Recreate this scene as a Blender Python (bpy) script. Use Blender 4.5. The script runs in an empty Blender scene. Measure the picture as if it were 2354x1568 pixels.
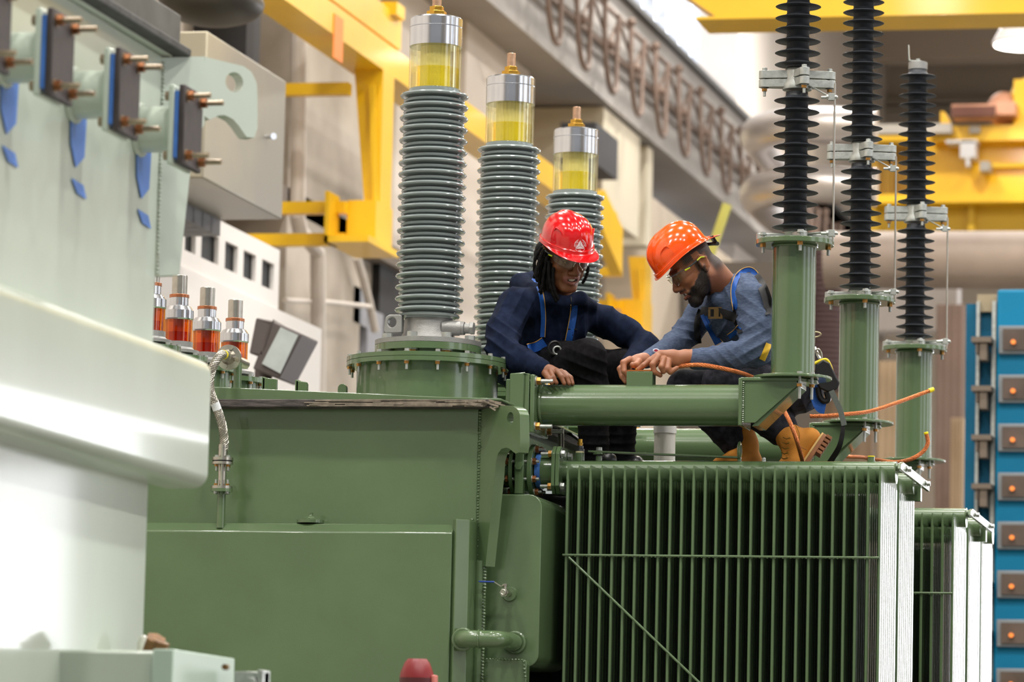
import bpy, bmesh, math, random
import numpy as np
from mathutils import Vector, Matrix
from mathutils.bvhtree import BVHTree
random.seed(7)
SC = bpy.context.scene
COL = SC.collection
PI = math.pi
W, H, FPX = 2354, 1568, 9700.0
PSI, THE, RHO = math.radians(12.97), math.radians(6.56), 0.0235
CAM = Vector((0, 0, 1.6))
F = Vector((-math.sin(PSI)*math.cos(THE), math.cos(PSI)*math.cos(THE), math.sin(THE)))
R0 = Vector((math.cos(PSI), math.sin(PSI), 0))
U0 = R0.cross(F)
R = math.cos(RHO)*R0 + math.sin(RHO)*U0
U = -math.sin(RHO)*R0 + math.cos(RHO)*U0
def ray(px, py): return F + R*((px-W/2)/FPX) + U*((H/2-py)/FPX)
def PD(px, py, t): return CAM + ray(px, py)*t
def PY(px, py, Y):
    d = ray(px, py); return CAM + d*((Y-CAM.y)/d.y)
def PX(px, py, X):
    d = ray(px, py); return CAM + d*((X-CAM.x)/d.x)
def PZ(px, py, Z):
    d = ray(px, py); return CAM + d*((Z-CAM.z)/d.z)
def PP(px, py, p, n):
    d = ray(px, py); return CAM + d*((p-CAM).dot(n)/d.dot(n))
def zy(px, py, Y): return PY(px, py, Y).z
def xy(px, py, Y): return PY(px, py, Y).x
def V(*a): return Vector(a)

# ---------- materials ----------
def lin(c):
    c = c/255.0
    return c/12.92 if c <= 0.04045 else ((c+0.055)/1.055)**2.4
def rgb(r, g, b): return (lin(r), lin(g), lin(b), 1.0)
MATS = {}
def mat(name, col, rough=0.5, metal=0.0, var=0.0, vscale=4.0, bump=0.0, bscale=60.0, coat=0.0, spec=0.5,
        col2=None, stretch=None, rvar=0.0):
    if name in MATS: return MATS[name]
    m = bpy.data.materials.new(name); m.use_nodes = True
    nt = m.node_tree; n = nt.nodes; b = n['Principled BSDF']
    c = rgb(*col)
    b.inputs['Base Color'].default_value = c
    b.inputs['Roughness'].default_value = rough
    b.inputs['Metallic'].default_value = metal
    b.inputs['Coat Weight'].default_value = coat
    b.inputs['Coat Roughness'].default_value = 0.08
    b.inputs['Specular IOR Level'].default_value = spec
    tc = n.new('ShaderNodeTexCoord'); mp = n.new('ShaderNodeMapping')
    nt.links.new(tc.outputs['Object'], mp.inputs['Vector'])
    if stretch: mp.inputs['Scale'].default_value = stretch
    if var > 0 or col2:
        nz = n.new('ShaderNodeTexNoise'); nz.inputs['Scale'].default_value = vscale; nz.inputs['Detail'].default_value = 6
        nt.links.new(mp.outputs[0], nz.inputs['Vector'])
        rp = n.new('ShaderNodeValToRGB')
        rp.color_ramp.elements[0].position = 0.38; rp.color_ramp.elements[1].position = 0.64
        a = c; d = rgb(*col2) if col2 else tuple(min(1, x*(1+var)) for x in c[:3])+(1,)
        if not col2: a = tuple(x*(1-var) for x in c[:3])+(1,)
        rp.color_ramp.elements[0].color = a; rp.color_ramp.elements[1].color = d
        nt.links.new(nz.outputs['Fac'], rp.inputs[0]); nt.links.new(rp.outputs[0], b.inputs['Base Color'])
        if rvar > 0:
            mr = n.new('ShaderNodeMapRange'); mr.inputs['To Min'].default_value = rough-rvar; mr.inputs['To Max'].default_value = rough+rvar
            nt.links.new(nz.outputs['Fac'], mr.inputs[0]); nt.links.new(mr.outputs[0], b.inputs['Roughness'])
    if bump > 0:
        nb = n.new('ShaderNodeTexNoise'); nb.inputs['Scale'].default_value = bscale; nb.inputs['Detail'].default_value = 3
        nt.links.new(mp.outputs[0], nb.inputs['Vector'])
        bp = n.new('ShaderNodeBump'); bp.inputs['Strength'].default_value = bump; bp.inputs['Distance'].default_value = 0.004
        nt.links.new(nb.outputs['Fac'], bp.inputs['Height']); nt.links.new(bp.outputs[0], b.inputs['Normal'])
    MATS[name] = m
    return m
def emis(name, col, strength):
    m = bpy.data.materials.new(name); m.use_nodes = True
    b = m.node_tree.nodes['Principled BSDF']
    b.inputs['Base Color'].default_value = rgb(*col); b.inputs['Emission Color'].default_value = rgb(*col)
    b.inputs['Emission Strength'].default_value = strength
    MATS[name] = m; return m
def clear(name, tint, gloss=0.12, rough=0.03):
    m = bpy.data.materials.new(name); m.use_nodes = True
    nt = m.node_tree; nt.nodes.clear(); n = nt.nodes
    t = n.new('ShaderNodeBsdfTransparent'); t.inputs[0].default_value = tint
    g = n.new('ShaderNodeBsdfGlossy'); g.inputs['Roughness'].default_value = rough
    g.inputs['Color'].default_value = (1, 1, 1, 1)
    lw = n.new('ShaderNodeLayerWeight'); lw.inputs[0].default_value = 0.25
    mr = n.new('ShaderNodeMapRange'); mr.inputs['To Min'].default_value = gloss*0.4; mr.inputs['To Max'].default_value = min(1, gloss*4)
    mx = n.new('ShaderNodeMixShader'); o = n.new('ShaderNodeOutputMaterial')
    nt.links.new(lw.outputs['Fresnel'], mr.inputs[0]); nt.links.new(mr.outputs[0], mx.inputs[0])
    nt.links.new(t.outputs[0], mx.inputs[1]); nt.links.new(g.outputs[0], mx.inputs[2]); nt.links.new(mx.outputs[0], o.inputs[0])
    MATS[name] = m; return m

G = mat('green_paint', (84, 106, 72), 0.26, 0, 0.06, 2.5, 0.07, 200, coat=0.6)
SAGE = mat('sage_paint', (190, 201, 188), 0.33, 0, 0.05, 2.0, 0.05, 60, coat=0.35, rvar=0.03, stretch=(1, 1, 0.35))
GALV = mat('galvanised_steel', (176, 180, 176), 0.42, 0.75, 0.12, 40, 0.15, 90)
STEEL = mat('stainless_steel', (190, 186, 176), 0.28, 1.0, 0.06, 30)
BRONZE = mat('bronze_nut', (172, 126, 66), 0.34, 0.85, 0.15, 60)
BRASS = mat('brass', (205, 160, 70), 0.28, 1.0, 0.06, 40)
COPPER = mat('copper', (192, 124, 88), 0.30, 0.9, 0.12, 50)
ALU = mat('turned_aluminium', (214, 216, 220), 0.20, 1.0, 0.05, 8)
CAST = mat('cast_aluminium', (150, 150, 148), 0.5, 0.6, 0.06, 30, 0.25, 250)
PORC = mat('grey_porcelain', (134, 144, 144), 0.16, 0, 0.04, 6, coat=0.5)
PORCL = mat('pale_porcelain', (172, 182, 186), 0.2, 0, 0.02, 6, coat=0.4)
RUBBER = mat('black_silicone', (42, 46, 52), 0.55, 0, 0.10, 12)
BLACK = mat('black_metal', (22, 22, 24), 0.35)
GASK = mat('grimy_gasket', (74, 68, 66), 0.7, 0, 0.5, 14, 0.8, 60, stretch=(1, 1, 9))
BLUE = mat('blue_masking_tape', (62, 112, 190), 0.6, 0, 0.1, 20)
YELLOWP = mat('yellow_crane_paint', (236, 186, 4), 0.38, 0, 0.05, 1.2, coat=0.2)
YTAPE = mat('yellow_tape', (236, 214, 20), 0.45)
WHITE = mat('white_wall_paint', (202, 193, 184), 0.75, 0, 0.10, 0.5)
DIRTY = mat('stained_wall_paint', (138, 128, 115), 0.8, 0, 0, 0.8, col2=(178, 168, 155))
PVC = mat('white_pvc', (226, 224, 214), 0.35, 0, 0.06, 20, stretch=(8, 8, 1))

# ---------- mesh builder ----------
ORG = {}
class MB:
    def __init__(s): s.v = []; s.f = []; s.mi = []; s.m = 0
    def add(s, vs, fs):
        o = len(s.v); s.v += [Vector(v) for v in vs]
        for f in fs: s.f.append(tuple(i+o for i in f)); s.mi.append(s.m)
        return s
    def box(s, a, b):
        x0, y0, z0 = [min(p, q) for p, q in zip(a, b)]; x1, y1, z1 = [max(p, q) for p, q in zip(a, b)]
        return s.hexa([(x0,y0,z0),(x1,y0,z0),(x1,y1,z0),(x0,y1,z0),(x0,y0,z1),(x1,y0,z1),(x1,y1,z1),(x0,y1,z1)])
    def hexa(s, p): return s.add(p, [(0,3,2,1),(4,5,6,7),(0,1,5,4),(1,2,6,5),(2,3,7,6),(3,0,4,7)])
    def obox(s, c, ax, ay, az):
        c, ax, ay, az = map(Vector, (c, ax, ay, az))
        return s.hexa([c-ax-ay-az, c+ax-ay-az, c+ax+ay-az, c-ax+ay-az, c-ax-ay+az, c+ax-ay+az, c+ax+ay+az, c-ax+ay+az])
    def prism(s, pts, ext):
        n = len(pts); ext = Vector(ext); p = [Vector(q) for q in pts]
        return s.add(p+[q+ext for q in p], [tuple(range(n))[::-1], tuple(range(n, 2*n))]+[(i, (i+1) % n, n+(i+1) % n, n+i) for i in range(n)])
    def ringplate(s, outer, hole, ext):
        # plate with a hole: outer polygon and inner polygon with the same count
        n = len(outer); ext = Vector(ext)
        a = [Vector(q) for q in outer]; b = [Vector(q) for q in hole]
        vs = a+b+[q+ext for q in a]+[q+ext for q in b]; fs = []
        for i in range(n):
            j = (i+1) % n
            fs += [(i, j, n+j, n+i)[::-1], (2*n+i, 2*n+j, 3*n+j, 3*n+i), (i, j, 2*n+j, 2*n+i), (n+i, n+j, 3*n+j, 3*n+i)[::-1]]
        return s.add(vs, fs)
    def frame(s, ax):
        a = Vector(ax).normalized(); t = V(0, 0, 1) if abs(a.z) < 0.9 else V(1, 0, 0)
        u = a.cross(t).normalized(); return a, u, a.cross(u)
    def cyl(s, p0, p1, r0, r1=None, n=24, cap=True):
        p0, p1 = Vector(p0), Vector(p1); r1 = r0 if r1 is None else r1
        a, u, w = s.frame(p1-p0)
        vs = [p0+(u*math.cos(2*PI*i/n)+w*math.sin(2*PI*i/n))*r0 for i in range(n)]+[p1+(u*math.cos(2*PI*i/n)+w*math.sin(2*PI*i/n))*r1 for i in range(n)]
        fs = [(i, (i+1) % n, n+(i+1) % n, n+i) for i in range(n)]
        if cap: fs += [tuple(range(n))[::-1], tuple(range(n, 2*n))]
        return s.add(vs, fs)
    def lathe(s, org, prof, n=64, axis=(0, 0, 1), closed=False):
        org = Vector(org); a, u, w = s.frame(axis) if tuple(axis) != (0, 0, 1) else (V(0,0,1), V(1,0,0), V(0,1,0))
        vs = []; m = len(prof)
        for r, h in prof:
            r = max(r, 1e-5)
            vs += [org+a*h+(u*math.cos(2*PI*i/n)+w*math.sin(2*PI*i/n))*r for i in range(n)]
        fs = []
        for k in range(m-1 if not closed else m):
            k2 = (k+1) % m
            for i in range(n): fs.append((k*n+i, k*n+(i+1) % n, k2*n+(i+1) % n, k2*n+i))
        if not closed: fs += [tuple(range(n))[::-1], tuple(range((m-1)*n, m*n))]
        return s.add(vs, fs)
    def tube(s, path, rad, n=12, cap=True):
        P = [Vector(p) for p in path]; m = len(P)
        rr = rad if isinstance(rad, (list, tuple)) else [rad]*m
        tg = [(P[min(i+1, m-1)]-P[max(i-1, 0)]).normalized() for i in range(m)]
        a, u, w = s.frame(tg[0]); vs = []
        for i in range(m):
            u = (u-tg[i]*u.dot(tg[i])).normalized(); w = tg[i].cross(u)
            vs += [P[i]+(u*math.cos(2*PI*k/n)+w*math.sin(2*PI*k/n))*rr[i] for k in range(n)]
        fs = [(i*n+k, i*n+(k+1) % n, (i+1)*n+(k+1) % n, (i+1)*n+k) for i in range(m-1) for k in range(n)]
        if cap: fs += [tuple(range(n))[::-1], tuple(range((m-1)*n, m*n))]
        return s.add(vs, fs)
    def hexn(s, p0, p1, r): return s.cyl(p0, p1, r, n=6)
    def sphere(s, c, r, n=16, sc=(1, 1, 1)):
        prof = [(math.sin(PI*k/n), -math.cos(PI*k/n)) for k in range(n+1)]; o = len(s.v)
        s.lathe((0, 0, 0), prof, n*2); c = Vector(c)
        for i in range(o, len(s.v)):
            v = s.v[i]; s.v[i] = c+V(v.x*r*sc[0], v.y*r*sc[1], v.z*r*sc[2])
        return s
    def torus(s, c, ax, Rr, r, n=32, m=10):
        a, u, w = s.frame(ax); c = Vector(c)
        prof = [(Rr+r*math.cos(2*PI*k/m), r*math.sin(2*PI*k/m)) for k in range(m)]
        return s.lathe(c, prof, n, axis=ax if tuple(ax) != (0, 0, 1) else (0, 0, 1), closed=True)
    def bolt(s, p, ax, r, head=0.6, grip=0.03, thread=0.02, mats=(0, 1), nuts=1):
        """hex head at p, shaft along ax through the grip, then nut and thread end"""
        a = Vector(ax).normalized(); p = Vector(p)
        s.m = mats[0]; s.cyl(p, p-a*r*0.15, r*1.15, n=16); s.hexn(p-a*r*0.15, p-a*r*(0.15+head*1.4), r*0.95)
        s.cyl(p, p+a*(grip+thread+r*2.2), r*0.5, n=10)
        q = p+a*grip
        s.cyl(q, q+a*r*0.2, r*1.15, n=16)
        s.m = mats[1]; s.hexn(q+a*r*0.2, q+a*r*(0.2+0.95*nuts), r*0.95); s.m = 0
        return s
    def build(s, name, mats, parent=None, loc=None, bevel=0.0, smooth=35, seg=2):
        me = bpy.data.meshes.new(name)
        if parent is not None: o0 = ORG[parent.name]
        elif loc is not None: o0 = Vector(loc)
        else:
            xs = [v.x for v in s.v]; ys = [v.y for v in s.v]; zs = [v.z for v in s.v]
            o0 = V((min(xs)+max(xs))/2, (min(ys)+max(ys))/2, min(zs))
        me.from_pydata([tuple(v-o0) for v in s.v], [], s.f)
        if not isinstance(mats, (list, tuple)): mats = [mats]
        for m in mats: me.materials.append(m)
        me.polygons.foreach_set('material_index', s.mi)
        bm = bmesh.new(); bm.from_mesh(me)
        bmesh.ops.remove_doubles(bm, verts=bm.verts, dist=1e-6)
        bmesh.ops.recalc_face_normals(bm, faces=bm.faces)
        bm.to_mesh(me); bm.free()
        if smooth:
            me.polygons.foreach_set('use_smooth', [True]*len(me.polygons))
            me.set_sharp_from_angle(angle=math.radians(smooth))
        o = bpy.data.objects.new(name, me); COL.objects.link(o)
        if parent is not None: o.parent = parent
        else: o.location = o0
        ORG[o.name] = o0
        if bevel:
            md = o.modifiers.new('bevel', 'BEVEL'); md.width = bevel; md.segments = seg; md.limit_method = 'ANGLE'; md.angle_limit = math.radians(40)
            md.harden_normals = False
        return o
def tag(o, label=None, cat=None, group=None, kind=None):
    if label: o['label'] = label
    if cat: o['category'] = cat
    if group: o['group'] = group
    if kind: o['kind'] = kind
    return o
def thing(name, loc, label, cat, group=None):
    o = bpy.data.objects.new(name, None); COL.objects.link(o); o.empty_display_size = 0.1
    o.location = loc; ORG[o.name] = Vector(loc)
    return tag(o, label, cat, group)
def dup(root, off, label=None, group=None, drop=()):
    r = root.copy(); COL.objects.link(r); r.location = root.location+Vector(off)
    ORG[r.name] = ORG[root.name]+Vector(off)
    if label: r['label'] = label
    if group: r['group'] = group
    for ch in list(root.children):
        if ch.name.split('.')[0] in drop: continue
        c = ch.copy(); COL.objects.link(c); c.parent = r; ORG[c.name] = ORG[r.name]
        for g in list(ch.children):
            d = g.copy(); COL.objects.link(d); d.parent = c; ORG[d.name] = ORG[r.name]
    return r
def arc(c, u, w, r, a0, a1, n):
    return [c+u*(r*math.cos(a0+(a1-a0)*i/n))+w*(r*math.sin(a0+(a1-a0)*i/n)) for i in range(n+1)]
def catmull(P, n=8):
    P = [Vector(p) for p in P]; out = []
    for i in range(len(P)-1):
        a = P[max(i-1, 0)]; b = P[i]; c = P[i+1]; d = P[min(i+2, len(P)-1)]
        for k in range(n):
            t = k/n
            out.append(0.5*((2*b)+(c-a)*t+(2*a-5*b+4*c-d)*t*t+(3*b-a-3*c+d)*t**3))
    out.append(P[-1]); return out
# ---------- camera ----------
cd = bpy.data.cameras.new('camera'); cam = bpy.data.objects.new('camera', cd); COL.objects.link(cam)
cam.matrix_world = Matrix(((R.x, U.x, -F.x, CAM.x), (R.y, U.y, -F.y, CAM.y), (R.z, U.z, -F.z, CAM.z), (0, 0, 0, 1)))
cd.sensor_width = 36; cd.sensor_fit = 'HORIZONTAL'; cd.lens = FPX/W*36; cd.clip_start = 0.2; cd.clip_end = 400
cd.dof.use_dof = True; cd.dof.focus_distance = 16.75; cd.dof.aperture_fstop = 4.0; cd.dof.aperture_blades = 9
SC.camera = cam
SC.view_settings.view_transform = 'Standard'; SC.view_settings.look = 'None'
SC.view_settings.exposure = 0.0; SC.view_settings.gamma = 1.0; SC.view_settings.use_curve_mapping = False

# ---------- hall ----------
CW = -9.5           # inner face of the long left wall
YE = 62.0           # end wall
CZ = 14.2
def struct(o): o['kind'] = 'structure'; return o
CONC = mat('concrete_floor', (120, 116, 108), 0.45, 0, 0.15, 0.6)
BEIGE = mat('end_wall_paint', (168, 156, 142), 0.8, 0, 0.06, 0.4)
CEIL = mat('dark_roof_deck', (64, 56, 48), 0.9)
BEAMP = mat('roof_beam_paint', (176, 164, 150), 0.7)
GIRD = mat('grey_girder_paint', (150, 145, 140), 0.6, 0, 0.10, 0.7)
struct(MB().box((-14, -12, -0.3), (24, YE+0.5, 0)).build('floor', CONC))
DAY = emis('daylight_pane', (236, 244, 255), 2.4)
DARKR = mat('dark_recess', (14, 14, 16), 0.7)
# left wall: pieces around the high windows
wy0, wy1 = PX(1452, 100, CW).y, PX(1695, 100, CW).y
wy2, wy3 = PX(1748, 150, CW).y, PX(1872, 150, CW).y
z0 = 8.6
def wallseg(mb, ya, yb, za, zb): mb.box((CW-0.35, ya, za), (CW, yb, zb))
mb = MB(); wallseg(mb, -12, YE, 0, z0); wallseg(mb, -12, wy0, z0, CZ); wallseg(mb, wy1, wy2, z0, CZ); wallseg(mb, wy3, YE, z0, CZ)
struct(mb.build('wall_left', WHITE, smooth=0))
def window(name, ya, yb, nm):
    mb = MB(); mb.box((CW-0.22, ya, z0), (CW-0.18, yb, CZ)); w = struct(mb.build(name, DAY, smooth=0))
    k = MB(); n = nm
    for i in range(n+1):
        y = ya+(yb-ya)*i/n; k.box((CW-0.17, y-0.03, z0), (CW-0.05, y+0.03, CZ))
    zz = z0
    while zz < CZ: k.box((CW-0.17, ya, zz-0.02), (CW-0.10, yb, zz+0.02)); zz += 1.4
    k.build('window_mullions', mat('window_mullion', (206, 208, 214), 0.6), w, smooth=0)
    return w
window('window_1', wy0, wy1, 9); window('window_2', wy2, wy3, 3)
# the pillar with a dark downpipe between the window panes
y = PX(1683, 150, CW).y
pp = MB(); pp.cyl((CW+0.3, y, 6.6), (CW+0.3, y, 13.4), 0.11, n=12); pp.m = 1; pp.torus((CW+0.3, y, zy(1690, 160, y)), (0, 0, 1), 0.14, 0.05); pp.m = 0
pp.torus((CW+0.3, y, 7.2), (0, 0, 1), 0.14, 0.07)
tag(pp.build('downpipe', [mat('navy_pipe', (40, 52, 76), 0.5), mat('red_ring', (190, 50, 50), 0.5)]), 'dark blue vertical pipe with a red ring in front of the bright high window', 'pipe')
# end wall with a wide daylight door opening at the right
dx0, dx1, dz = 3.0, 17.0, 7.0
mb = MB(); mb.box((-14, YE, 0), (dx0, YE+0.4, CZ)); mb.box((dx1, YE, 0), (24, YE+0.4, CZ)); mb.box((dx0, YE, dz), (dx1, YE+0.4, CZ))
struct(mb.build('wall_end', BEIGE, smooth=0))
DOORL = emis('open_door_daylight', (248, 250, 255), 9.0)
d = struct(MB().box((dx0, YE+0.42, 0.3), (dx1, YE+0.46, dz)).build('door_1', DOORL, smooth=0))
k = MB()
for i in range(9):
    x = dx0+(dx1-dx0)*i/8; k.box((x-0.04, YE+0.3, 0), (x+0.04, YE+0.4, dz))
k.build('door_frame', MATS['window_mullion'], d, smooth=0)
# horizontal rails on the end wall
for i, (yy, th) in enumerate([(232, 5), (247, 5), (262, 9), (283, 14)]):
    a = zy(2200, yy, YE-0.3)
    struct(MB().box((-9.4, YE-0.3, a-th*0.006), (2, YE-0.05, a+th*0.006)).build('trim_%d' % (i+1), mat('end_wall_rail', (142, 132, 120), 0.7), smooth=0))
# ceiling and its beams
struct(MB().box((-14, -12, CZ), (24, YE+0.5, CZ+0.2)).build('ceiling', CEIL, smooth=0))
bz = zy(2200, 105, YE-1)
for i, px in enumerate([2045, 2110, 2172, 2262, 2330, 2420]):
    o = PY(px, 95, YE-2)
    b = MB(); b.box((o.x-0.22, 20, CZ-0.9), (o.x+0.22, YE, CZ))
    struct(b.build('ceiling_beam', BEAMP, smooth=0))
struct(MB().box((-9.5, YE-1.6, bz-0.3), (22, YE-1.1, bz+0.15)).build('ceiling_header', BEAMP, smooth=0))
struct(MB().box((-9.5, YE-4.6, CZ-0.9), (22, YE-4.2, CZ-0.5)).build('ceiling_header', BEAMP, smooth=0))
# right-hand wall with tall daylight windows (out of frame, lights and reflects)
rw = MB(); XR = 17.0
wins = [(4, 9), (14, 19), (24, 29), (34, 39), (44, 49)]
prev = -12
for a, b in wins:
    rw.box((XR, prev, 0), (XR+0.3, a, CZ)); rw.box((XR, a, 0), (XR+0.3, b, 3.2)); rw.box((XR, a, 11), (XR+0.3, b, CZ)); prev = b
rw.box((XR, prev, 0), (XR+0.3, YE, CZ))
struct(rw.build('wall_right', WHITE, smooth=0))
for i, (a, b) in enumerate(wins):
    w = struct(MB().box((XR+0.16, a, 3.2), (XR+0.2, b, 11)).build('window_%d' % (i+3), emis('side_window_daylight_%d' % i, (240, 246, 255), 2.2), smooth=0))
    k = MB()
    for j in range(5): k.box((XR+0.05, a+(b-a)*j/4-0.05, 3.2), (XR+0.14, a+(b-a)*j/4+0.05, 11))
    for z in (3.2, 5.2, 7.2, 9.2, 11): k.box((XR+0.05, a, z-0.04), (XR+0.12, b, z+0.04))
    k.build('window_mullions', MATS['window_mullion'], w, smooth=0)

# wall relief: pilasters and stained panels on the left wall
def pil(px0, px1, depth, m, za=0, zb=CZ, kind='trim_%d'):
    ya, yb = PX(px0, 500, CW+depth).y, PX(px1, 500, CW).y
    return MB().box((CW, ya, za), (CW+depth, yb, zb)), m
PIL = [(660, 700, 0.5, DIRTY), (722, 800, 0.35, DIRTY), (815, 832, 0.25, WHITE), (905, 925, 0.4, WHITE), (1062, 1082, 0.55, WHITE), (1104, 1110, .3, DIRTY),
       (1390, 1440, 0.3, DIRTY), (1500, 1560, 0.8, mat('beige_pilaster', (198, 184, 166), 0.8)), (1600, 1622, .5, WHITE), (1690, 1745, .5, WHITE), (1870, 1930, .9, BEIGE)]
for i, (a, b, dpt, m) in enumerate(PIL):
    z1 = zy(760, 575, PX(760, 575, CW).y) if i == 1 else (8.4 if i in (6, 7, 8) else CZ)
    mb, mm = pil(a, b, dpt, m, 0, z1)
    struct(mb.build('trim_%d' % (10+i), mm, smooth=0))
# stained upper wall band (behind the duct), from px 650 to 830 above y 575
ya, yb = PX(380, 200, CW+.05).y, PX(832, 200, CW+.05).y
zc = zy(760, 572, PX(760, 575, CW).y)
struct(MB().box((CW, ya, zc), (CW+0.08, yb, CZ)).build('trim_30', DIRTY, smooth=0))
struct(MB().box((CW, ya, zc-0.12), (CW+0.5, yb, zc+0.05)).build('trim_31', mat('ledge_grime', (118, 108, 98), 0.8), smooth=0))

# white parapet with square openings (a mezzanine front) left of the bushings
XP = CW+1.6
def opening_wall():
    ya, yb = PX(330, 560, XP).y, PX(735, 690, XP).y
    zt_l = PX(455, 500, XP).z; zt = zt_l+0.05
    zb = zt-1.55
    op = []
    for a, b in ((425, 450), (463, 503), (518, 548), (561, 590), (604, 632)):
        op.append((PX(a, 560, XP).y, PX(b, 560, XP).y))
    zo1 = PX(480, 535, XP).z; zo0 = PX(480, 600, XP).z
    m = MB(); yy = ya
    for a, b in op:
        m.box((XP-0.03, yy, zb), (XP, a, zt)); m.box((XP-0.03, a, zb), (XP, b, zo0)); m.box((XP-0.03, a, zo1), (XP, b, zt)); yy = b
    yend = PX(642, 620, XP).y
    m.box((XP-0.03, yy, zb), (XP, yend, zt)); m.box((CW+.4, yend-.03, zb), (XP-.031, yend, zt))
    t = thing('mezzanine_parapet', (XP, ya, 0), 'white parapet wall with a row of dark square openings behind the amber insulators', 'parapet')
    m.build('parapet_wall', mat('bright_white_paint', (218, 213, 208), 0.6), t, smooth=0)
    q = MB(); q.box((XP-.2, ya, zo0-.1), (XP-.035, yend-.05, zo1+.1)); q.build('dark_backing', DARKR, t, smooth=0)  # black panel close behind stands in for the shade inside the openings
    s_ = MB(); s_.box((CW+.02, ya, 0), (XP+0.02, yb, zo0-0.12)); s_.build('lower_wall', MATS['bright_white_paint'], t, smooth=0)
    return t
opening_wall()

# galvanised duct box at the upper left
XD = CW+2.3
d0, d1 = PX(472, 250, XD), PX(655, 300, XD)
zt, zb = PX(655, 185, XD).z, PX(655, 508, XD).z
dt = thing('ventilation_duct', (XD, d0.y, 0), 'large sheet metal duct box on the wall behind the pale green lifting lug', 'duct')
SHEET = mat('sheet_metal', (142, 138, 128), 0.42, 0.35, 0, 0.35, col2=(176, 166, 138), rvar=0.06)
m = MB(); m.box((XD-1.6, d0.y, zb), (XD, d1.y, zt)); m.build('duct_box', SHEET, dt, bevel=0.01)
m = MB(); p = PX(612, 314, XD); m.cyl(p, p+V(0.04, 0, 0), 0.012); m.cyl(p+V(.04, 0, 0), p+V(.05, -.01, 0), 0.02); m.build('duct_knob', ALU, dt)
um = MB()
for i in range(9):
    y = d0.y+(d1.y-d0.y)*(i+0.5)/9
    um.box((XD-1.5, y-0.1, zb-0.1), (XD-0.4, y+0.1, zb))
um.cyl((XD-1.2, d0.y, zb-.2), (XD-1.2, d1.y-1, zb-.2), 0.13)
um.build('duct_machinery', mat('dark_machinery', (70, 68, 66), 0.5, 0.4), dt)
# pipes and odd fittings at the upper left
def wallpipe(pts, X, r, m, name, label, cat='pipe'):
    P_ = [PX(a, b, X) for a, b in pts]
    return tag(MB().tube(P_, r, 10).build(name, m), label, cat)
wallpipe([(686, 0), (686, 250), (684, 500), (690, 530), (730, 580), (731, 700), (731, 920)], CW+0.75, 0.06, WHITE, 'drain_pipe', 'white painted drain pipe running down the wall with an offset bend')
wallpipe([(820, 590), (835, 640), (850, 700), (862, 760)], CW+0.6, 0.035, WHITE, 'conduit_pipe', 'thin white conduit slanting down the white wall below the yellow bracket')
wallpipe([(655, 690), (760, 695), (850, 705)], CW+0.7, 0.02, WHITE, 'cable_conduit', 'thin horizontal conduit on the white wall above the flood lamp')
c = PX(486, 8, CW+2.0); m = MB(); m.sphere(c, 0.32, 12, (1, 1.2, 0.42)); m.cyl(c, c+V(0, 0, 1.2), 0.07)
tag(m.build('hanging_fan', mat('dark_grey_metal', (62, 58, 52), 0.5, 0.3)), 'dark grey domed fitting hanging at the top edge above the duct', 'fitting')
for (a, b), lab in zip([(582, 96), (405, 30)], ['black vertical post on the wall beneath the yellow beam', 'short grey post behind the duct at the upper left']):
    q = PX(a, b, CW+0.5)
    tag(MB().box((CW+0.05, q.y-0.18, q.z-0.3 if a > 500 else q.z-0.6), (CW+0.5, q.y+0.18, 7.9)).build('wall_post', mat('black_post', (30, 28, 28), .6) if a > 500 else DIRTY), lab, 'post')
for (a, b, w_, h_, lab) in [(829, 705, .14, .3, 'small grey electrical box on the white wall'), (862, 790, .16, .55, 'tall dark grey switch box on the white wall beside the large bushing')]:
    q = PX(a, b, CW+.5)
    tag(MB().box((CW, q.y-w_*1.6, q.z-h_/2), (CW+.5, q.y+w_*1.6, q.z+h_/2)).build('electrical_box', mat('grey_box', (132, 134, 140), .5)), lab, 'electrical box')
q = PX(880, 760, CW+.3)
struct(MB().box((CW+.02, q.y-.6, q.z-0.35), (CW+.42, q.y+.6, q.z+.55)).build('window_9', DARKR))

# yellow jib beam along the wall with two tapered bracket columns
XJ = -8.0
def onJ(px, py): return PX(px, py, XJ)
jb = thing('runway_beam', (XJ, 30, 0), 'yellow crane runway beam slanting across behind the three grey bushings', 'crane beam')
ya, yb = onJ(560, 0).y, onJ(1420, 480).y
zl = onJ(937, 200).z; zm = zl+0.62
m = MB(); m.box((XJ-0.28, ya-4, zl), (XJ, yb, zl+0.22)); m.box((XJ-0.24, ya-4, zl+.22), (XJ-.04, yb, zl+0.25))
m.build('lower_beam', YELLOWP, jb, smooth=0)
yq = onJ(925, 100).y
m = MB(); m.box((XJ-0.28, ya-4, zl+0.25), (XJ-.01, yq, zl+0.50)); m.box((XJ-.28, yq-.35, zl+.46), (XJ+.04, yq-.1, zl+.56))
m.build('upper_beam', YELLOWP, jb, smooth=0)
m = MB(); m.prism([(XJ-.1, yb-1.3, zl+.2), (XJ-.1, yb-.7, zl+.34), (XJ-.1, yb+.2, zl+.1), (XJ-.1, yb+.2, zl-.35), (XJ-.1, yb-.6, zl-.1)], (.115, 0, 0)); m.build('end_bracket', YELLOWP, jb, smooth=0)
m = MB(); q = onJ(776, 82); m.box((XJ, q.y-.12, q.z-.18), (XJ+.01, q.y+.12, q.z+.14)); m.build('orange_mark', mat('orange_sticker', (250, 140, 60), .6), jb)
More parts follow.
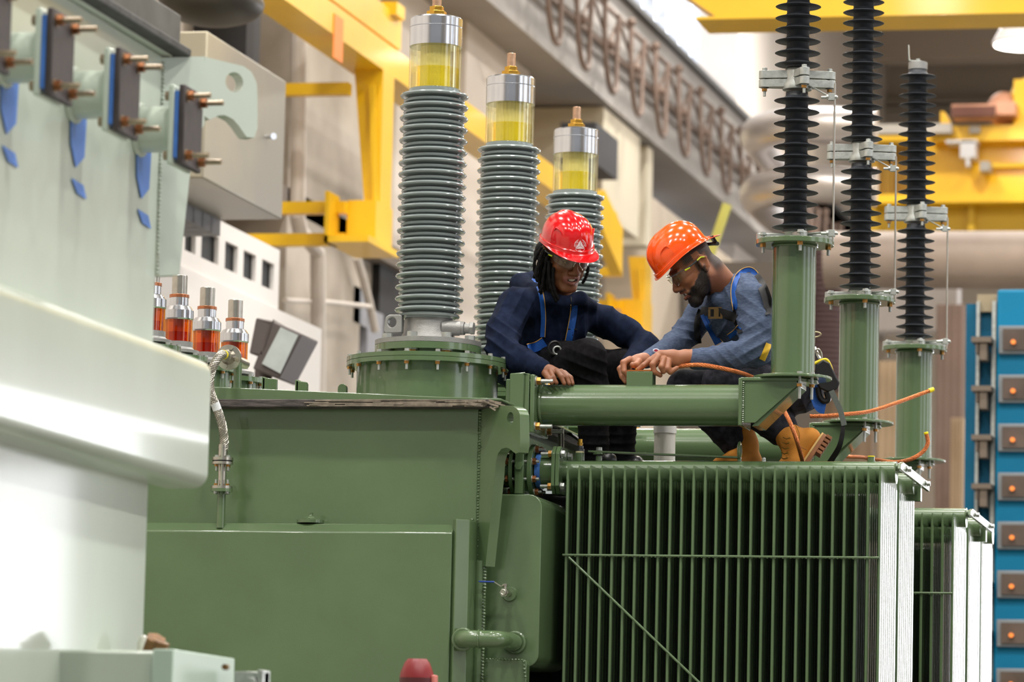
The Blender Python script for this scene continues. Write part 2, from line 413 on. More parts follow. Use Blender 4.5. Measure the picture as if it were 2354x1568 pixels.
def column(pxa, pxb, top, bot, lab, wide=True):
    y1_ = onJ(pxb, (top+bot)/2).y; k = y1_/30.
    ztp, zbt = zl, onJ((pxa+pxb)/2, bot).z
    t = thing('bracket_column', (XJ, y1_, zbt), lab, 'crane bracket', 'yellow crane bracket columns')
    wt = (pxb-pxa-28)/(9700/(y1_*1.03))
    m = MB(); m.prism([(XJ-wt, y1_-.35, ztp), (XJ, y1_-.35, ztp), (XJ, y1_-.35, zbt+.33), (XJ-.12, y1_-.35, zbt+.33)], (0, .33, 0)); m.build('tapered_plate', YELLOWP, t, smooth=0)
    m = MB(); m.prism([(XJ-wt*.42, y1_-.36, ztp-.12), (XJ-wt*.22, y1_-.36, ztp-.12), (XJ-.012, y1_-.36, zbt+.33), (XJ-.04, y1_-.36, zbt+.33)], (0, -.05, 0)); m.build('stiffener', YELLOWP, t, smooth=0)
    m = MB(); m.box((XJ-.21, y1_-.5, zbt+.03), (XJ+.012, y1_-.01, zbt+.335)); m.box((XJ-.30, y1_-.8, zbt-.02), (XJ+.04, y1_+.1, zbt+.03)); m.box((XJ-.30, y1_-.8, zbt-.02), (XJ-.27, y1_-.5, zbt+.36)); m.build('foot_bracket', YELLOWP, t, smooth=0)
    for z in (ztp-.18, zbt+.27, zbt+.03):
        m = MB(); m.box((CW+.1, y1_-.6, z-.045), (XJ-.2, y1_-.5, z+.045)); m.build('wall_tie', YELLOWP, t, smooth=0)
    return t
column(806, 903, 165, 560, 'nearer yellow tapered bracket column left of the tallest grey bushing')
column(1432, 1500, 400, 760, 'farther yellow bracket column between the two hard hats')

# big grey plate girder with cable festoon
XG = -8.6
g0 = PX(1200, 59, XG); g1 = PX(1700, 253, XG)
zgb = PX(1469, 292, XG).z; zgt = PX(1600, 170, XG).z
gt = thing('crane_girder', (XG, 30, 0), 'large grey steel girder running diagonally below the high windows', 'girder')
m = MB(); m.box((XG-0.05, 18, zgb), (XG, YE-.4, zgt)); m.build('web_plate', GIRD, gt, smooth=0)
m = MB(); m.box((CW+.01, 18, zgb-.08), (XG+.06, YE-.4, zgb)); m.build('bottom_flange', GIRD, gt, smooth=0)
m = MB(); m.box((XG-0.7, 18, zgt), (XG+.08, YE-.4, zgt+.06)); m.build('top_flange', mat('dark_rail', (92, 92, 92), .6), gt, smooth=0)
m = MB(); h_ = zgt-zgb
for k in range(3): m.box((XG, 18, zgb+h_*(.30+.09*k)), (XG+.03, YE, zgb+h_*(.325+.09*k)))
m.build('web_rib', GIRD, gt, smooth=0)
fest = thing('cable_festoon', (XG, 30, 0), 'brown looped power cables hanging in a row along the grey girder', 'cable')
HOSE = mat('brown_cable', (112, 92, 80), .6)
ys = PX(1330, 30, XG+.2).y; pitch = 1.32; zf = zgt-0.30*h_
m = MB()
for z in (zf, zf-.42): m.box((XG+.1, ys-6, z), (XG+.14, ys+22, z+.035))
m.build('track', HOSE, fest, smooth=0)
for i in range(16):
    y = ys-1.5+i*pitch; m = MB()
    pts = [V(XG+.22, y, zf), V(XG+.24, y-.04, zf-.55), V(XG+.24, y+.2, zf-.85), V(XG+.24, y+.5, zf-.85), V(XG+.22, y+.62, zf-.5), V(XG+.22, y+.7, zf-.05)]
    m.tube(catmull(pts, 5), 0.026, 8); m.sphere(pts[0], .05, 6); m.sphere(V(XG+.22, y+.3, zf-.42), .055, 6); m.tube([V(XG+.16, y-.3, zf-.05), V(XG+.2, y+.3, zf-.42), V(XG+.16, y+.9, zf-.1)], .018, 6)
    m.build('cable_loop', HOSE, fest)

# yellow bridge crane girder across the top right
YB = 30.0
bc = thing('bridge_crane', (0, YB, 0), 'yellow bridge crane girder crossing the top right corner above the black insulators', 'crane')
a = PY(1510, 0, YB); b1 = zy(1800, 37, YB); 
m = MB(); m.prism([(a.x+.08, YB, b1+2), (a.x-.6, YB, b1+.75), (a.x+.45, YB, b1), (14, YB, b1), (14, YB, b1+2)], (0, 0.5, 0)); m.build('girder_web', YELLOWP, bc, smooth=0)
m = MB(); m.box((a.x+.30, YB-.04, b1-.02), (14, YB+.52, b1)); m.build('girder_flange', YELLOWP, bc, smooth=0)

# far yellow crane with its fittings
YC = 46.0
fc = thing('crane_trolley', (0, YC, 0), 'yellow crane body behind the rightmost black insulator', 'crane')
def onC(px, py, dy=0): return PY(px, py, YC+dy)
def cbox(m, x0, y0, x1, y1, d0=0, d1=.6):
    p, q = onC(x0, y0), onC(x1, y1); m.box((p.x, YC+d0, p.z), (q.x, YC+d1, q.z)); return m
m = MB(); cbox(m, 2005, 308, 2500, 455); cbox(m, 2150, 300, 2500, 330, -.3, .6); cbox(m, 2010, 455, 2500, 470, -.25, .6); m.build('upper_beam', YELLOWP, fc, smooth=0)
m = MB(); cbox(m, 1990, 470, 2500, 530, .1, .7); m.build('lower_beam', mat('shaded_yellow_paint', (206, 166, 10), .5), fc, smooth=0)  # crane yellow darkened in its colour to imitate shade on beam and stiffeners
for bb_ in ((2225, 470, 2240, 530, 0, .1), (2040, 395, 2050, 470, -.1, 0), (2270, 378, 2500, 386, -.1, 0)): m = MB(); cbox(m, *bb_); m.build('stiffener', MATS['shaded_yellow_paint'], fc, smooth=0)
m = MB(); p = [onC(2162, 255), onC(2162, 300), onC(2195, 300), onC(2172, 258)]; m.prism(p, (0, .3, 0)); m.build('gusset', YELLOWP, fc, smooth=0)
m = MB(); p = onC(2368, 238); m.sphere(p, .30, 10, (.8, .6, 1)); cbox(m, 2335, 190, 2500, 300, -.2, .4); m.build('hoist_drum', YELLOWP, fc)
PINK = mat('rusty_pipework', (206, 150, 120), .6, 0, .2, 2); MAR = mat('maroon_housing', (96, 52, 36), .6)
m = MB(); cbox(m, 2200, 258, 2300, 285, -.5, -.2); cbox(m, 2298, 252, 2345, 280, -.5, -.2); m.sphere(onC(2309, 252), .2, 8); m.build('motor_pipework', PINK, fc)
m = MB(); cbox(m, 2203, 266, 2300, 287, -.6, -.5); m.build('motor_housing', MAR, fc)
m = MB(); cbox(m, 2217, 338, 2251, 375, -.4, -.1); cbox(m, 2230, 375, 2238, 395, -.4, -.2); cbox(m, 2184, 335, 2255, 341, -.4, -.1); m.build('control_box', mat('pale_grey_box', (206, 204, 204), .5), fc, smooth=0)
m = MB(); cbox(m, 2262, 384, 2284, 405, -.4, -.1); cbox(m, 2000, 303, 2200, 322, -.5, -.35); cbox(m, 2238, 304, 2262, 318, -.4, -.2); m.build('conduit', mat('grey_conduit', (166, 160, 150), .5), fc, smooth=0)
m = MB()
for k in range(7): cbox(m, 2022+k*11, 328, 2026+k*11, 470, -.15, -.05)
m.build('cable_guard', mat('brown_guard', (150, 110, 20), .6), fc, smooth=0)

# insulated silver ducts
def duct(name, px0, py0, px1, py1, Y, r, label, bend=True, m_=None):
    a_, b_ = PY(px0, py0, Y), PY(px1, py1, Y)
    pts = []
    if bend: pts = [a_+V(.0, 2.2, 0), a_+V(.0, 1.0, 0), a_+V(.12, .35, 0), a_+V(.6, 0, 0), b_]
    else: pts = [a_, b_]
    m = MB(); m.tube(catmull(pts, 6), r, 28)
    return tag(m.build(name, m_ or mat('silver_cladding', (205, 200, 198), .36, .7, .08, 1.5), smooth=60), label, 'duct')
s40 = 9700/41.
duct('round_duct', 1712, 290, 2015, 290, 40, 43/s40, 'upper shiny silver round duct behind the tall black insulators')
duct('round_duct', 1712, 425, 2015, 432, 40, 44/s40, 'lower shiny silver round duct behind the tall black insulators')
duct('round_duct', 1900, 598, 2600, 598, 38, 66/(9700/39.), 'wide dusty round duct above the teal cabinet', False, mat('dusty_duct', (158, 144, 134), .6, .2, .12, 1.2))
struct(MB().box(tuple(PY(1880, 760, 50)), tuple(PY(2210, 655, 50.4))).build('trim_40', mat('pale_panel', (176, 170, 168), .6), smooth=0))

# brown drapes and columns in the background on the right
for i, (x0, x1, y0_, y1_, Y, c, lab) in enumerate([
        (1880, 2010, 720, 1500, 44, (124, 104, 84), 'brown tarpaulin hanging behind the first green post'),
        (2010, 2075, 830, 1500, 43, (160, 138, 110), 'tan tarpaulin between the second and third green posts'),
        (2150, 2215, 700, 990, 42, (120, 100, 90), 'dark brown tarpaulin left of the teal cabinet'),
        (2150, 2190, 985, 1500, 43, (92, 80, 70), 'dark vertical cover beside the third green post'),
        (2180, 2215, 960, 1500, 41, (170, 148, 122), 'tan vertical cover beside the teal cabinet'),
        (1885, 1905, 545, 900, 43.5, (86, 66, 66), 'purple brown corrugated hose behind the first green post')]):
    p, q = PY(x0, y1_, Y), PY(x1, y0_, Y); n = 14; m = MB(); vs = []
    if i == 5:
        c0 = (p+q)/2; prof = []
        for k in range(60): prof.append((.16+(.035 if k % 2 else 0), k*(q.z-p.z)/60))
        m.lathe((c0.x, c0.y, p.z), prof, 16)
    else:
        for k in range(n+1):
            x = p.x+(q.x-p.x)*k/n; yo = Y+.008*math.sin(k*1.7+i)
            vs += [(x, yo, 0), (x, yo, q.z), (x, yo+.12, 0), (x, yo+.12, q.z)]
        fs = []
        for k in range(n):
            a_ = 4*k; fs += [(a_, a_+4, a_+5, a_+1), (a_+2, a_+3, a_+7, a_+6), (a_+1, a_+5, a_+7, a_+3), (a_, a_+2, a_+6, a_+4)]
        fs += [(0, 1, 3, 2), (4*n, 4*n+2, 4*n+3, 4*n+1)]
        m.add(vs, fs)
    tag(m.build('corrugated_hose' if i == 5 else 'tarpaulin', mat('drape_%d' % i, c, .8, 0, .1, 1.5), smooth=60), lab, 'hose' if i == 5 else 'tarpaulin')
# grey blurred big cover behind man 2
p, q = PY(1560, 1500, 46), PY(1890, 600, 46)
tag(MB().box((p.x, 46, 0), (q.x, 46.5, q.z)).build('machine_cover', mat('dark_taupe', (92, 84, 76), .8)), 'dark taupe machine enclosure behind the man in grey', 'machine')

# teal switch cabinet with grey windows
YT = 27.0
TEAL = mat('teal_paint', (0, 116, 156), .5, 0, .05, 1, spec=.25)
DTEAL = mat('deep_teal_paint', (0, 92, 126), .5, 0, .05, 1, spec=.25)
tc_ = thing('test_cabinet', (PY(2320, 1000, YT).x, YT, 0), 'tall teal machine cabinet with small grey windows at the right edge', 'cabinet')
def tb(m, x0, y0, x1, y1, d0, d1): p, q = PY(x0, y0, YT), PY(x1, y1, YT); m.box((p.x, YT+d0, p.z), (q.x, YT+d1, q.z)); return m
m = MB(); p = PY(2292, 665, YT); q = PY(2480, 665, YT); m.box((p.x, YT, 0), (q.x, YT+1.5, p.z)); m.build('cabinet_body', TEAL, tc_, bevel=.02)
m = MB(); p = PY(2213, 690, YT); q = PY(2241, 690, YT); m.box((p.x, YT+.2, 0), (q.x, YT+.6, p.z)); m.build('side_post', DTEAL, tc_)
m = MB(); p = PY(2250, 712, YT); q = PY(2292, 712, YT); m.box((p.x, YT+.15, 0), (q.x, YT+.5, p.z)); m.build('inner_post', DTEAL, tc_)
m = MB(); tb(m, 2242, 672, 2290, 712, .1, .45); m.build('post_bracket', mat('khaki_bracket', (150, 136, 110), .6), tc_)
for x0, x1 in ((2243, 2250), (2279, 2288)):
    m = MB(); p = PY(x0, 690, YT); q = PY(x1, 690, YT); m.box((p.x, YT+.05, 0), (q.x, YT+.16, p.z)); m.build('guide_rail', GALV, tc_)
for k in range(9):
    yy = 785+k*112
    if yy > 1600: break
    m = MB(); tb(m, 2238, yy-6, 2283, yy+6, -.12, .12); tb(m, 2256, yy, 2272, yy+46, -.1, .05); tb(m, 2247, yy+6, 2252, yy+30, -.1, .05)
    m.build('clamp', mat('tarnished_clamp', (112, 100, 88), .5, .4), tc_)
for k in range(8):
    yy = 783+k*112 + k*.3
    m = MB(); tb(m, 2298-k*.8, yy-32, 2380, yy+32, -.05, .02); w_ = m.build('window_frame', mat('grey_frame', (120, 126, 130), .5), tc_, bevel=.006)
    m = MB(); tb(m, 2308-k*.8, yy-24, 2380, yy+24, -.07, -.045); m.build('window_pane', mat('smoked_pane', (92, 80, 72), .2, 0, .2, 3, coat=.4), w_)
    m = MB(); c0 = PY(2330-k*.8, yy+4, YT-.075); m.cyl(c0, c0+V(0, -.03, 0), .015); m.build('indicator_lamp', emis('orange_indicator_%d' % k, (255, 140, 60), .3), w_)

# high-bay lamp at the top right
YL = 44.0
c0 = PY(2358, 103, YL)
lt = thing('high_bay_lamp', (c0.x, YL, c0.z), 'bell shaped ceiling lamp with a glowing white face in the top right corner', 'lamp')
rL = 74/(9700/45.5)
m = MB(); m.lathe(c0, [(rL, 0), (rL*1.02, .02), (rL*.8, .16), (rL*.45, .34), (rL*.25, .44), (rL*.22, .62), (0, .62)], 32)
m.build('lamp_shade', mat('lamp_shade_grey', (190, 184, 180), .4), lt)
m = MB(); m.lathe(c0+V(0, 0, -.012), [(0, 0), (rL*.94, 0), (rL*.94, .01), (0, .01)], 32); m.build('lamp_face', emis('lamp_glow', (255, 246, 240), 14), lt)
m = MB(); m.cyl(c0+V(0, 0, .6), V(c0.x, c0.y, CZ-.005), .03); m.build('lamp_rod', GALV, lt)
# flood lamp on the parapet
XF = 22.5
fl = thing('flood_lamp', PY(600, 870, XF), 'dark grey rectangular flood lamp tilted beside the amber insulators', 'lamp')
BR = mat('bronze_housing', (84, 76, 74), .5, .2)
P4 = [PY(590, 728, XF), PY(695, 768, XF), PY(640, 872, XF), PY(572, 840, XF)]
m = MB(); m.prism([PY(588, 730, XF), PY(628, 738, XF), PY(605, 820, XF), PY(572, 812, XF)], (0, .5, 0)); m.prism([PY(628, 738, XF), PY(695, 768, XF), PY(640, 872, XF), PY(580, 848, XF)], (0, .35, 0)); m.build('lamp_housing', BR, fl, bevel=.01)
m = MB(); m.prism([PY(645, 752, XF-.02), PY(685, 770, XF-.02), PY(643, 858, XF-.02), PY(602, 836, XF-.02)], (0, .015, 0)); m.build('lamp_lens', mat('frosted_lens', (172, 180, 178), .25, 0, .12, 6), fl)
m = MB(); e = PY(600, 850, XF+.2); m.cyl(V(e.x, XF+.25, 0), e+V(0, .05, 0), .05); m.build('lamp_pole', BR, fl)
# thin yellow strap in the background
m = MB(); a_, b_ = PY(1672, 470, 36), PY(1632, 588, 36); m.tube([a_, b_], .045, 6)
tag(m.build('lifting_sling', mat('pale_yellow_sling', (188, 184, 96), .7)), 'pale yellow sling hanging beyond the orange hard hat', 'sling')
# dark pipework above the third bushing, seen past the girder
m = MB(); p = PX(1405, 300, CW+1.2)
m.box((CW+.8, p.y-.5, p.z-.4), (CW+1.15, p.y+.6, p.z-.0)); m.m = 1; m.box((CW+.9, p.y-.55, p.z-.38), (CW+1.02, p.y-.5, p.z-.1))
tag(m.build('wall_unit', [mat('navy_unit', (48, 50, 56), .6), GALV]), 'dark wall unit under the girder right of the third bushing', 'machine')
m = MB(); a_ = PX(1405, 395, CW+1.0); m.box((CW, PX(1385, 400, CW+.9).y, a_.z-.4), (CW+.9, PX(1470, 400, CW+.9).y, zgb-.1)); m.box((CW, PX(1470, 400, CW+.8).y, a_.z-.4), (CW+.88, PX(1500, 400, CW+.88).y, zgb-.1))
tag(m.build('wall_cabinet', mat('cream_cabinet', (200, 190, 168), .7)), 'cream boxed section on the wall above the farther yellow bracket', 'cabinet')
# ---------- the green transformer tank ----------
YT0 = 15.66            # front face of the tank
YL0 = 15.60            # front edge of the cover
XT1 = xy(1100, 1060, YT0)      # right end wall
XT0 = xy(200, 1060, YT0)-0.6
ZLID = zy(1100, 926, YL0)
TK = thing('transformer_tank', (XT1-1.5, YT0+1.5, 0), 'big dark green steel tank that the tall grey bushings stand on', 'transformer')
m = MB(); m.box((XT0, YT0, 0.3), (XT1, YT0+4.9, ZLID-.01)); m.build('tank_body', G, TK, bevel=.006)
# gasket strip between the tank and its cover
m = MB(); zg0, zg1 = zy(1000, 936, YL0-.03), zy(1000, 918, YL0-.03)
xr = xy(1150, 920, YL0)
m.box((XT0, YL0-.03, zg0), (xr-.03, YL0+5.0, zg1))
m.build('cover_gasket', GASK, TK, bevel=.003)
# frayed tape strips along the edge
m = MB(); rnd = random.Random(3)
for k in range(70):
    x = XT0+1.5+(xr-XT0-1.5)*k/70; L = rnd.uniform(.05, .25)
    z = zg0+rnd.uniform(.1, .9)*(zg1-zg0); m.box((x, YL0-.033-rnd.random()*.004, z-.0015), (min(x+L, xr-.05), YL0-.029, z+.0015+rnd.random()*.002))
for k in range(16):
    x = xr-.12+rnd.uniform(0, .13); z = zg0+rnd.uniform(-.008, .025)
    m.obox((x, YL0-.035-k*.0009, z), (rnd.uniform(.01, .03), 0, rnd.uniform(-.008, .004)), (0, .003, 0), (.001, 0, .003))
m.build('frayed_tape', mat('worn_tape', (126, 116, 102), .6, 0, .3, 30), TK, smooth=0)
# sloping cover
cz = lambda px, py: zy(px, py, YL0+.02)
L = [(300, 886), (500, 890), (620, 895), (800, 903), (1000, 912), (1152, 916)]
top = [V(xy(a, b, YL0+.02), YL0+.02, cz(a, b)) for a, b in L]; bot = [V(p.x, p.y, zg1) for p in (top[0], top[-1])]
m = MB(); m.prism([bot[0]]+top+[bot[1]], (0, 4.9, 0)); m.build('cover', G, TK, bevel=.002)
def coverz(x):
    for a, b in zip(top, top[1:]):
        if a.x <= x <= b.x: return a.z+(b.z-a.z)*(x-a.x)/(b.x-a.x)
    return top[0].z if x < top[0].x else top[-1].z
# lower belt
YB0 = 15.50
xb = xy(1036, 1350, YB0); ztb = zy(900, 1204, YB0)
m = MB(); m.prism([(XT0, YT0, ztb+.012), (XT0, YB0+.03, ztb), (XT0, YB0, ztb-.035), (XT0, YB0, .3), (XT0, YT0, .3)], (xb-XT0, 0, 0))
m.build('stiffening_belt', G, TK, bevel=.004)
# vertical edge channel
x0, x1 = xy(1041, 1350, YB0+.02), xy(1079, 1350, YB0+.06)
m = MB(); m.prism([(x0-.006, YB0+.02, .3), (x0+.012, YB0, .3), (x1, YB0+.04, .3), (x1+.008, YT0, .3), (x0-.006, YT0, .3)], (0, 0, zy(1060, 1193, YB0)-.3)); m.build('edge_channel', G, TK, bevel=.003)
def weld(m, pts, r=.006, step=.009, seed=1):
    rn = random.Random(seed)
    for a, b in zip(pts, pts[1:]):
        n = max(1, int((b-a).length/step))
        for k in range(n):
            p = a+(b-a)*(k+.5)/n; m.sphere(p, r*rn.uniform(.8, 1.3), 4, (1, 1, .8))
m = MB(); xw = xy(1080, 1400, YT0-.02)
weld(m, [V(xw, YT0-.02, zy(1080, 1570, YT0)-.05), V(xw, YT0-.02, zy(1080, 1192, YT0))], .0065, .012, 1)
m.build('weld_bead', G, TK); m = MB()
xw = xy(1113, 1400, YT0-.03); weld(m, [V(xw, YT0-.03, zy(1113, 1570, YT0)-.05), V(xw, YT0-.03, zy(1113, 1305, YT0))], .0065, .012, 2)
m.build('weld_bead', G, TK)
m = MB(); xp = xy(1101, 1430, YT0-.02); m.cyl((xp, YT0-.012, .3), (xp, YT0-.012, zy(1101, 1290, YT0)), .022, n=20); m.build('corner_pipe', G, TK)
# pocket plate on the right with rounded corners
YP = 15.72
def rr(px0, py0, px1, py1, Y, r, dy):
    a, b = PY(px0, py0, Y), PY(px1, py1, Y); x0, x1, z1, z0 = a.x, b.x, a.z, b.z
    pts = []
    for cx, cz_, s0 in ((x1-r, z1-r, 0), (x0+r, z1-r, 1), (x0+r, z0+r, 2), (x1-r, z0+r, 3)):
        pts += [V(cx+r*math.cos(PI/2*(s0+k/6)), Y, cz_+r*math.sin(PI/2*(s0+k/6))) for k in range(7)]
    return MB().prism(pts, (0, dy, 0))
a = rr(1090, 1136, 1237, 1534, YP, .05, .5); a.build('side_pocket', G, TK, bevel=.003)
a = rr(1106, 1515, 1206, 1700, YP-.06, .012, .06); a.build('pocket_doubler', G, TK, bevel=.003)
m = MB(); p, q = PY(1108, 1515, YP-.07), PY(1203, 1517, YP-.07); weld(m, [p, q, PY(1208, 1560, YP-.07)], .006, .012, 4); m.build('weld_bead', G, TK)
# drain elbow
m = MB(); z = zy(1110, 1472, YT0-.1); rE = 20/ (9700/15.9)
xa, xb_ = xy(1060, 1472, YB0-.03), xy(1165, 1472, YP-.1)
m.tube(catmull([V(xa+.0, YB0+.05, z), V(xa+.0, YB0-.01, z), V(xa+.03, YB0-.045, z), V(xa+.08, YB0-.05, z), V(xb_-.05, YB0-.05, z), V(xb_-.005, YB0-.03, z), V(xb_+.01, YB0+.03, z), V(xb_+.01, YP, z)], 6), rE, 20)
m.torus(V(xa+.075, YB0-.05, z), (1, 0, 0), rE, .004); m.torus(V(xb_+.01, YP-.01, z), (0, 1, 0), rE+.004, .008); m.torus(V(xa, YB0, z), (0, 1, 0), rE+.004, .008)
m.build('drain_elbow', G, TK)
# ball valve with blue lever
p = PY(1172, 1366, YP); bv = MB()
bv.m = 2; bv.lathe(p+V(0, -.012, 0), [(.026, 0), (.03, .012)], 24, axis=(0, 1, 0)); bv.m = 0
q = PY(1158, 1362, YP-.14); bv.cyl(p, q+V(0, .02, 0), .010, n=14); bv.hexn(q+V(0, .05, 0), q, .017); bv.cyl(q, q+V(0, -.012, 0), .012, n=14); bv.torus(q+V(0, -.012, 0), (0, 1, 0), .009, .003)
s0 = q+V(0, .02, .012); bv.cyl(s0, s0+V(0, 0, .022), .006, n=12); bv.hexn(s0+V(0, 0, .014), s0+V(0, 0, .02), .01)
v0 = PY(1152, 1348, YP-.13); v1 = PY(1137, 1338, YP-.13); v2 = PY(1101, 1337, YP-.13)
bv.obox((s0+V(0, 0, .018)+v0)/2, (v0-s0-V(0, 0, .018))/2, (0, .006, 0), (0.001, 0, .002)); bv.obox((v0+v1)/2, (v1-v0)/2, (0, .006, 0), (.0006, 0, .0015))
bv.build('ball_valve', [STEEL, STEEL, G], TK)
m = MB(); m.obox((v1+v2)/2, (v2-v1)/2, (0, .008, 0), (0, 0, .0028)); m.build('valve_lever', mat('blue_lever', (20, 60, 150), .4), TK, bevel=.002)
# small plug on top of the belt
p = PY(714, 1196, YB0+.07); m = MB(); m.lathe(p, [(.054, -.012), (.054, 0), (.03, .004), (.012, .014), (.008, .02), (.007, .03), (.0, .031)], 28); m.hexn(p+V(0, 0, .02), p+V(0, 0, .028), .009); m.build('vent_plug', G, TK)
# lifting lug at the front corner, welded on diagonally
c0 = V(XT1, YT0, 0); ld = V(1, -1, 0).normalized(); ln = V(-1, -1, 0).normalized()
Lp = [(1098, 940), (1120, 935), (1165, 932), (1180, 934), (1190, 941), (1195, 952), (1196, 1030), (1193, 1040), (1188, 1044), (1181, 1041), (1173, 1032), (1164, 1029), (1153, 1032), (1145, 1042), (1140, 1060), (1138, 1090), (1116, 1302), (1092, 1302)]
pl = [PP(a, b, c0, ln) for a, b in Lp]
# keep the welded edge on the tank corner
hole = PP(1173, 962, c0, ln); hr = .024
m = MB()
# upper block with a hole: ring plate made of matched loops, plus the arm
def loop_around(poly, c, n):
    out = []
    for k in range(n):
        a = 2*PI*k/n; d = ld*math.cos(a)+V(0, 0, 1)*math.sin(a); best = None
        for p, q in zip(poly, poly[1:]+poly[:1]):
            # intersect the ray c + d t with segment p q in plane coordinates
            px_, pz_ = (p-c).dot(ld), (p-c).z; qx_, qz_ = (q-c).dot(ld), (q-c).z
            ex, ez = qx_-px_, qz_-pz_; den = d.dot(ld)*ez-d.z*ex
            if abs(den) < 1e-9: continue
            t = (px_*ez-pz_*ex)/den; s_ = (px_*d.z-pz_*d.dot(ld))/den
            if t > 1e-6 and -1e-6 <= s_ <= 1+1e-6 and (best is None or t < best): best = t
        out.append(c+d*best)
    return out
upper = [pl[0]]+pl[1:12]+[PP(1100, 1030, c0, ln)]
n_ = 40
ro = loop_around(upper, hole, n_); ri = [hole+ld*(hr*math.cos(2*PI*k/n_))+V(0, 0, hr*math.sin(2*PI*k/n_)) for k in range(n_)]
thk = -ln*.042
m.ringplate(ro, ri, thk)
lower = [PP(1100, 1030, c0, ln)]+pl[11:]
m.prism(lower, thk)
m.build('lifting_lug', G, TK)
m = MB(); weld(m, [V(XT1+.004, YT0-.006, zy(1095, 1300, YT0)), V(XT1+.004, YT0-.006, zy(1100, 945, YT0))], .006, .011, 8); m.build('weld_bead', G, TK)
# little lugs on the cover
def lug(px0, px1, py0, py1, Y, rounded=False, name='cover_lug'):
    a, b = PY(px0, py1, Y), PY(px1, py0, Y); m = MB(); z0 = coverz((a.x+b.x)/2)-.01
    if rounded:
        c = V((a.x+b.x)/2, Y, b.z-(b.x-a.x)/2); r = (b.x-a.x)/2
        o = [c+V(r*math.cos(t), 0, r*math.sin(t)) for t in [PI*k/12 for k in range(13)]]; o = [V(b.x, Y, z0)]+o+[V(a.x, Y, z0)]
        m.prism(o, (0, .02, 0))
    else: m.prism([V(a.x, Y, z0), V(b.x, Y, z0), V(b.x, Y, b.z-.006), V(a.x, Y, b.z)], (0, .02, 0)); m.box((a.x-.004, Y, z0), (a.x+.01, Y+.15, b.z+.003))
    m.build(name, G, TK, bevel=.002)
lug(603, 636, 868, 893, YL0+.9); lug(680, 705, 875, 896, YL0+.5); lug(776, 797, 882, 903, YL0+.5, True)
# studs under the cover joint by the first turret are on the turret

# flexible braided oil hose on the left
FH = thing('flexible_hose', PY(508, 1198, 15.55), 'braided stainless hose dropping in an S curve onto the belt of the green tank', 'hose')
Yh = 15.52; BRAID = mat('steel_braid', (200, 196, 188), .32, .9, .3, 260, .9, 420)
cdisc = PY(527, 822, 15.62)
m = MB(); ax = (CAM-cdisc).normalized(); ax = V(ax.x-.25, ax.y, ax.z+.1).normalized()
m.lathe(cdisc, [(0, 0), (30/610., 0), (30/610., .014), (.03, .016), (.021, .034), (.021, .05), (0, .05)], 36, axis=ax)
a_, u_, w_ = MB().frame(ax)
for k in range(4):
    q = cdisc+a_*.014+(u_*math.cos(PI/4+k*PI/2+.5)+w_*math.sin(PI/4+k*PI/2+.5))*.037; m.hexn(q, q+a_*.008, .0095)
m.cyl(cdisc, cdisc-a_*.25, .02)
m.build('upper_flange', STEEL, FH)
m = MB(); q = PY(545, 900, 15.72); m.cyl(V(q.x, q.y, coverz(q.x)-.01), V(q.x, q.y, PY(545, 835, 15.72).z), .016); m.build('flange_support', G, FH)
pth = catmull([cdisc+a_*.04, PY(509, 816, 15.50), PY(492, 838, 15.46), PY(482, 870, 15.46), PY(485, 905, 15.46), PY(497, 935, 15.48), PY(510, 975, 15.5), PY(515, 1010, 15.52), PY(514, 1035, 15.52)], 10)
m = MB(); m.tube(pth, [.0150]*len(pth), 16); Lh = [0]
for a__, b__ in zip(pth, pth[1:]): Lh.append(Lh[-1]+(b__-a__).length)
_, uh, _w = m.frame(pth[1]-pth[0]); frh = []
for i in range(len(pth)):
    tt = (pth[min(i+1, len(pth)-1)]-pth[max(i-1, 0)]).normalized(); uh = (uh-tt*uh.dot(tt)).normalized(); frh.append((uh.copy(), tt.cross(uh)))
dn = [(i, k/4.) for i in range(len(pth)-1) for k in range(4)]
for sg in (-1, 1):
    for k in range(9):
        pp = []
        for i, f_ in dn:
            p_h = pth[i].lerp(pth[i+1], f_); l_ = Lh[i]+(Lh[i+1]-Lh[i])*f_; an = sg*l_*75+2*PI*k/9
            pp.append(p_h+(frh[i][0]*math.cos(an)+frh[i][1]*math.sin(an))*(.0152+.0006*sg))
        m.tube(pp, .0019, 5)
m.build('braided_hose', mat('steel_braid_wire', (176, 172, 162), .35, .85), FH)
m = MB(); i0 = 6; m.cyl(pth[i0], pth[i0+1]+(pth[i0+1]-pth[i0])*.5, .0185); m.build('yellow_band', YTAPE, FH)
m = MB(); i0 = 47; m.tube(pth[i0:i0+6], .0177, 16); m.build('paper_label', mat('white_label', (224, 228, 232), .5), FH)
xh = PY(512, 1050, Yh).x
def dz(py): return zy(512, py, Yh)
m = MB(); m.cyl((xh, Yh, dz(1022)), (xh, Yh, dz(1053)), .0185); m.cyl((xh, Yh, dz(1028)), (xh, Yh, dz(1030)), .02)
m.cyl((xh, Yh, dz(1052)), (xh, Yh, dz(1059)), .042); m.cyl((xh, Yh, dz(1062)), (xh, Yh, dz(1068)), .042); m.cyl((xh, Yh, dz(1118)), (xh, Yh, dz(1124)), .042); m.cyl((xh, Yh, dz(1068)), (xh, Yh, dz(1120)), .0165)
m.build('flange_spool', STEEL, FH)
m = MB(); m.cyl((xh, Yh, dz(1059)), (xh, Yh, dz(1062)), .039); m.build('flange_gasket', BLACK, FH)
m = MB(); m.cyl((xh, Yh, dz(1124)), (xh, Yh, dz(1131)), .042); m.cyl((xh, Yh, dz(1130)), (xh, Yh, ztb-.02), .0165); m.build('lower_pipe', G, FH)
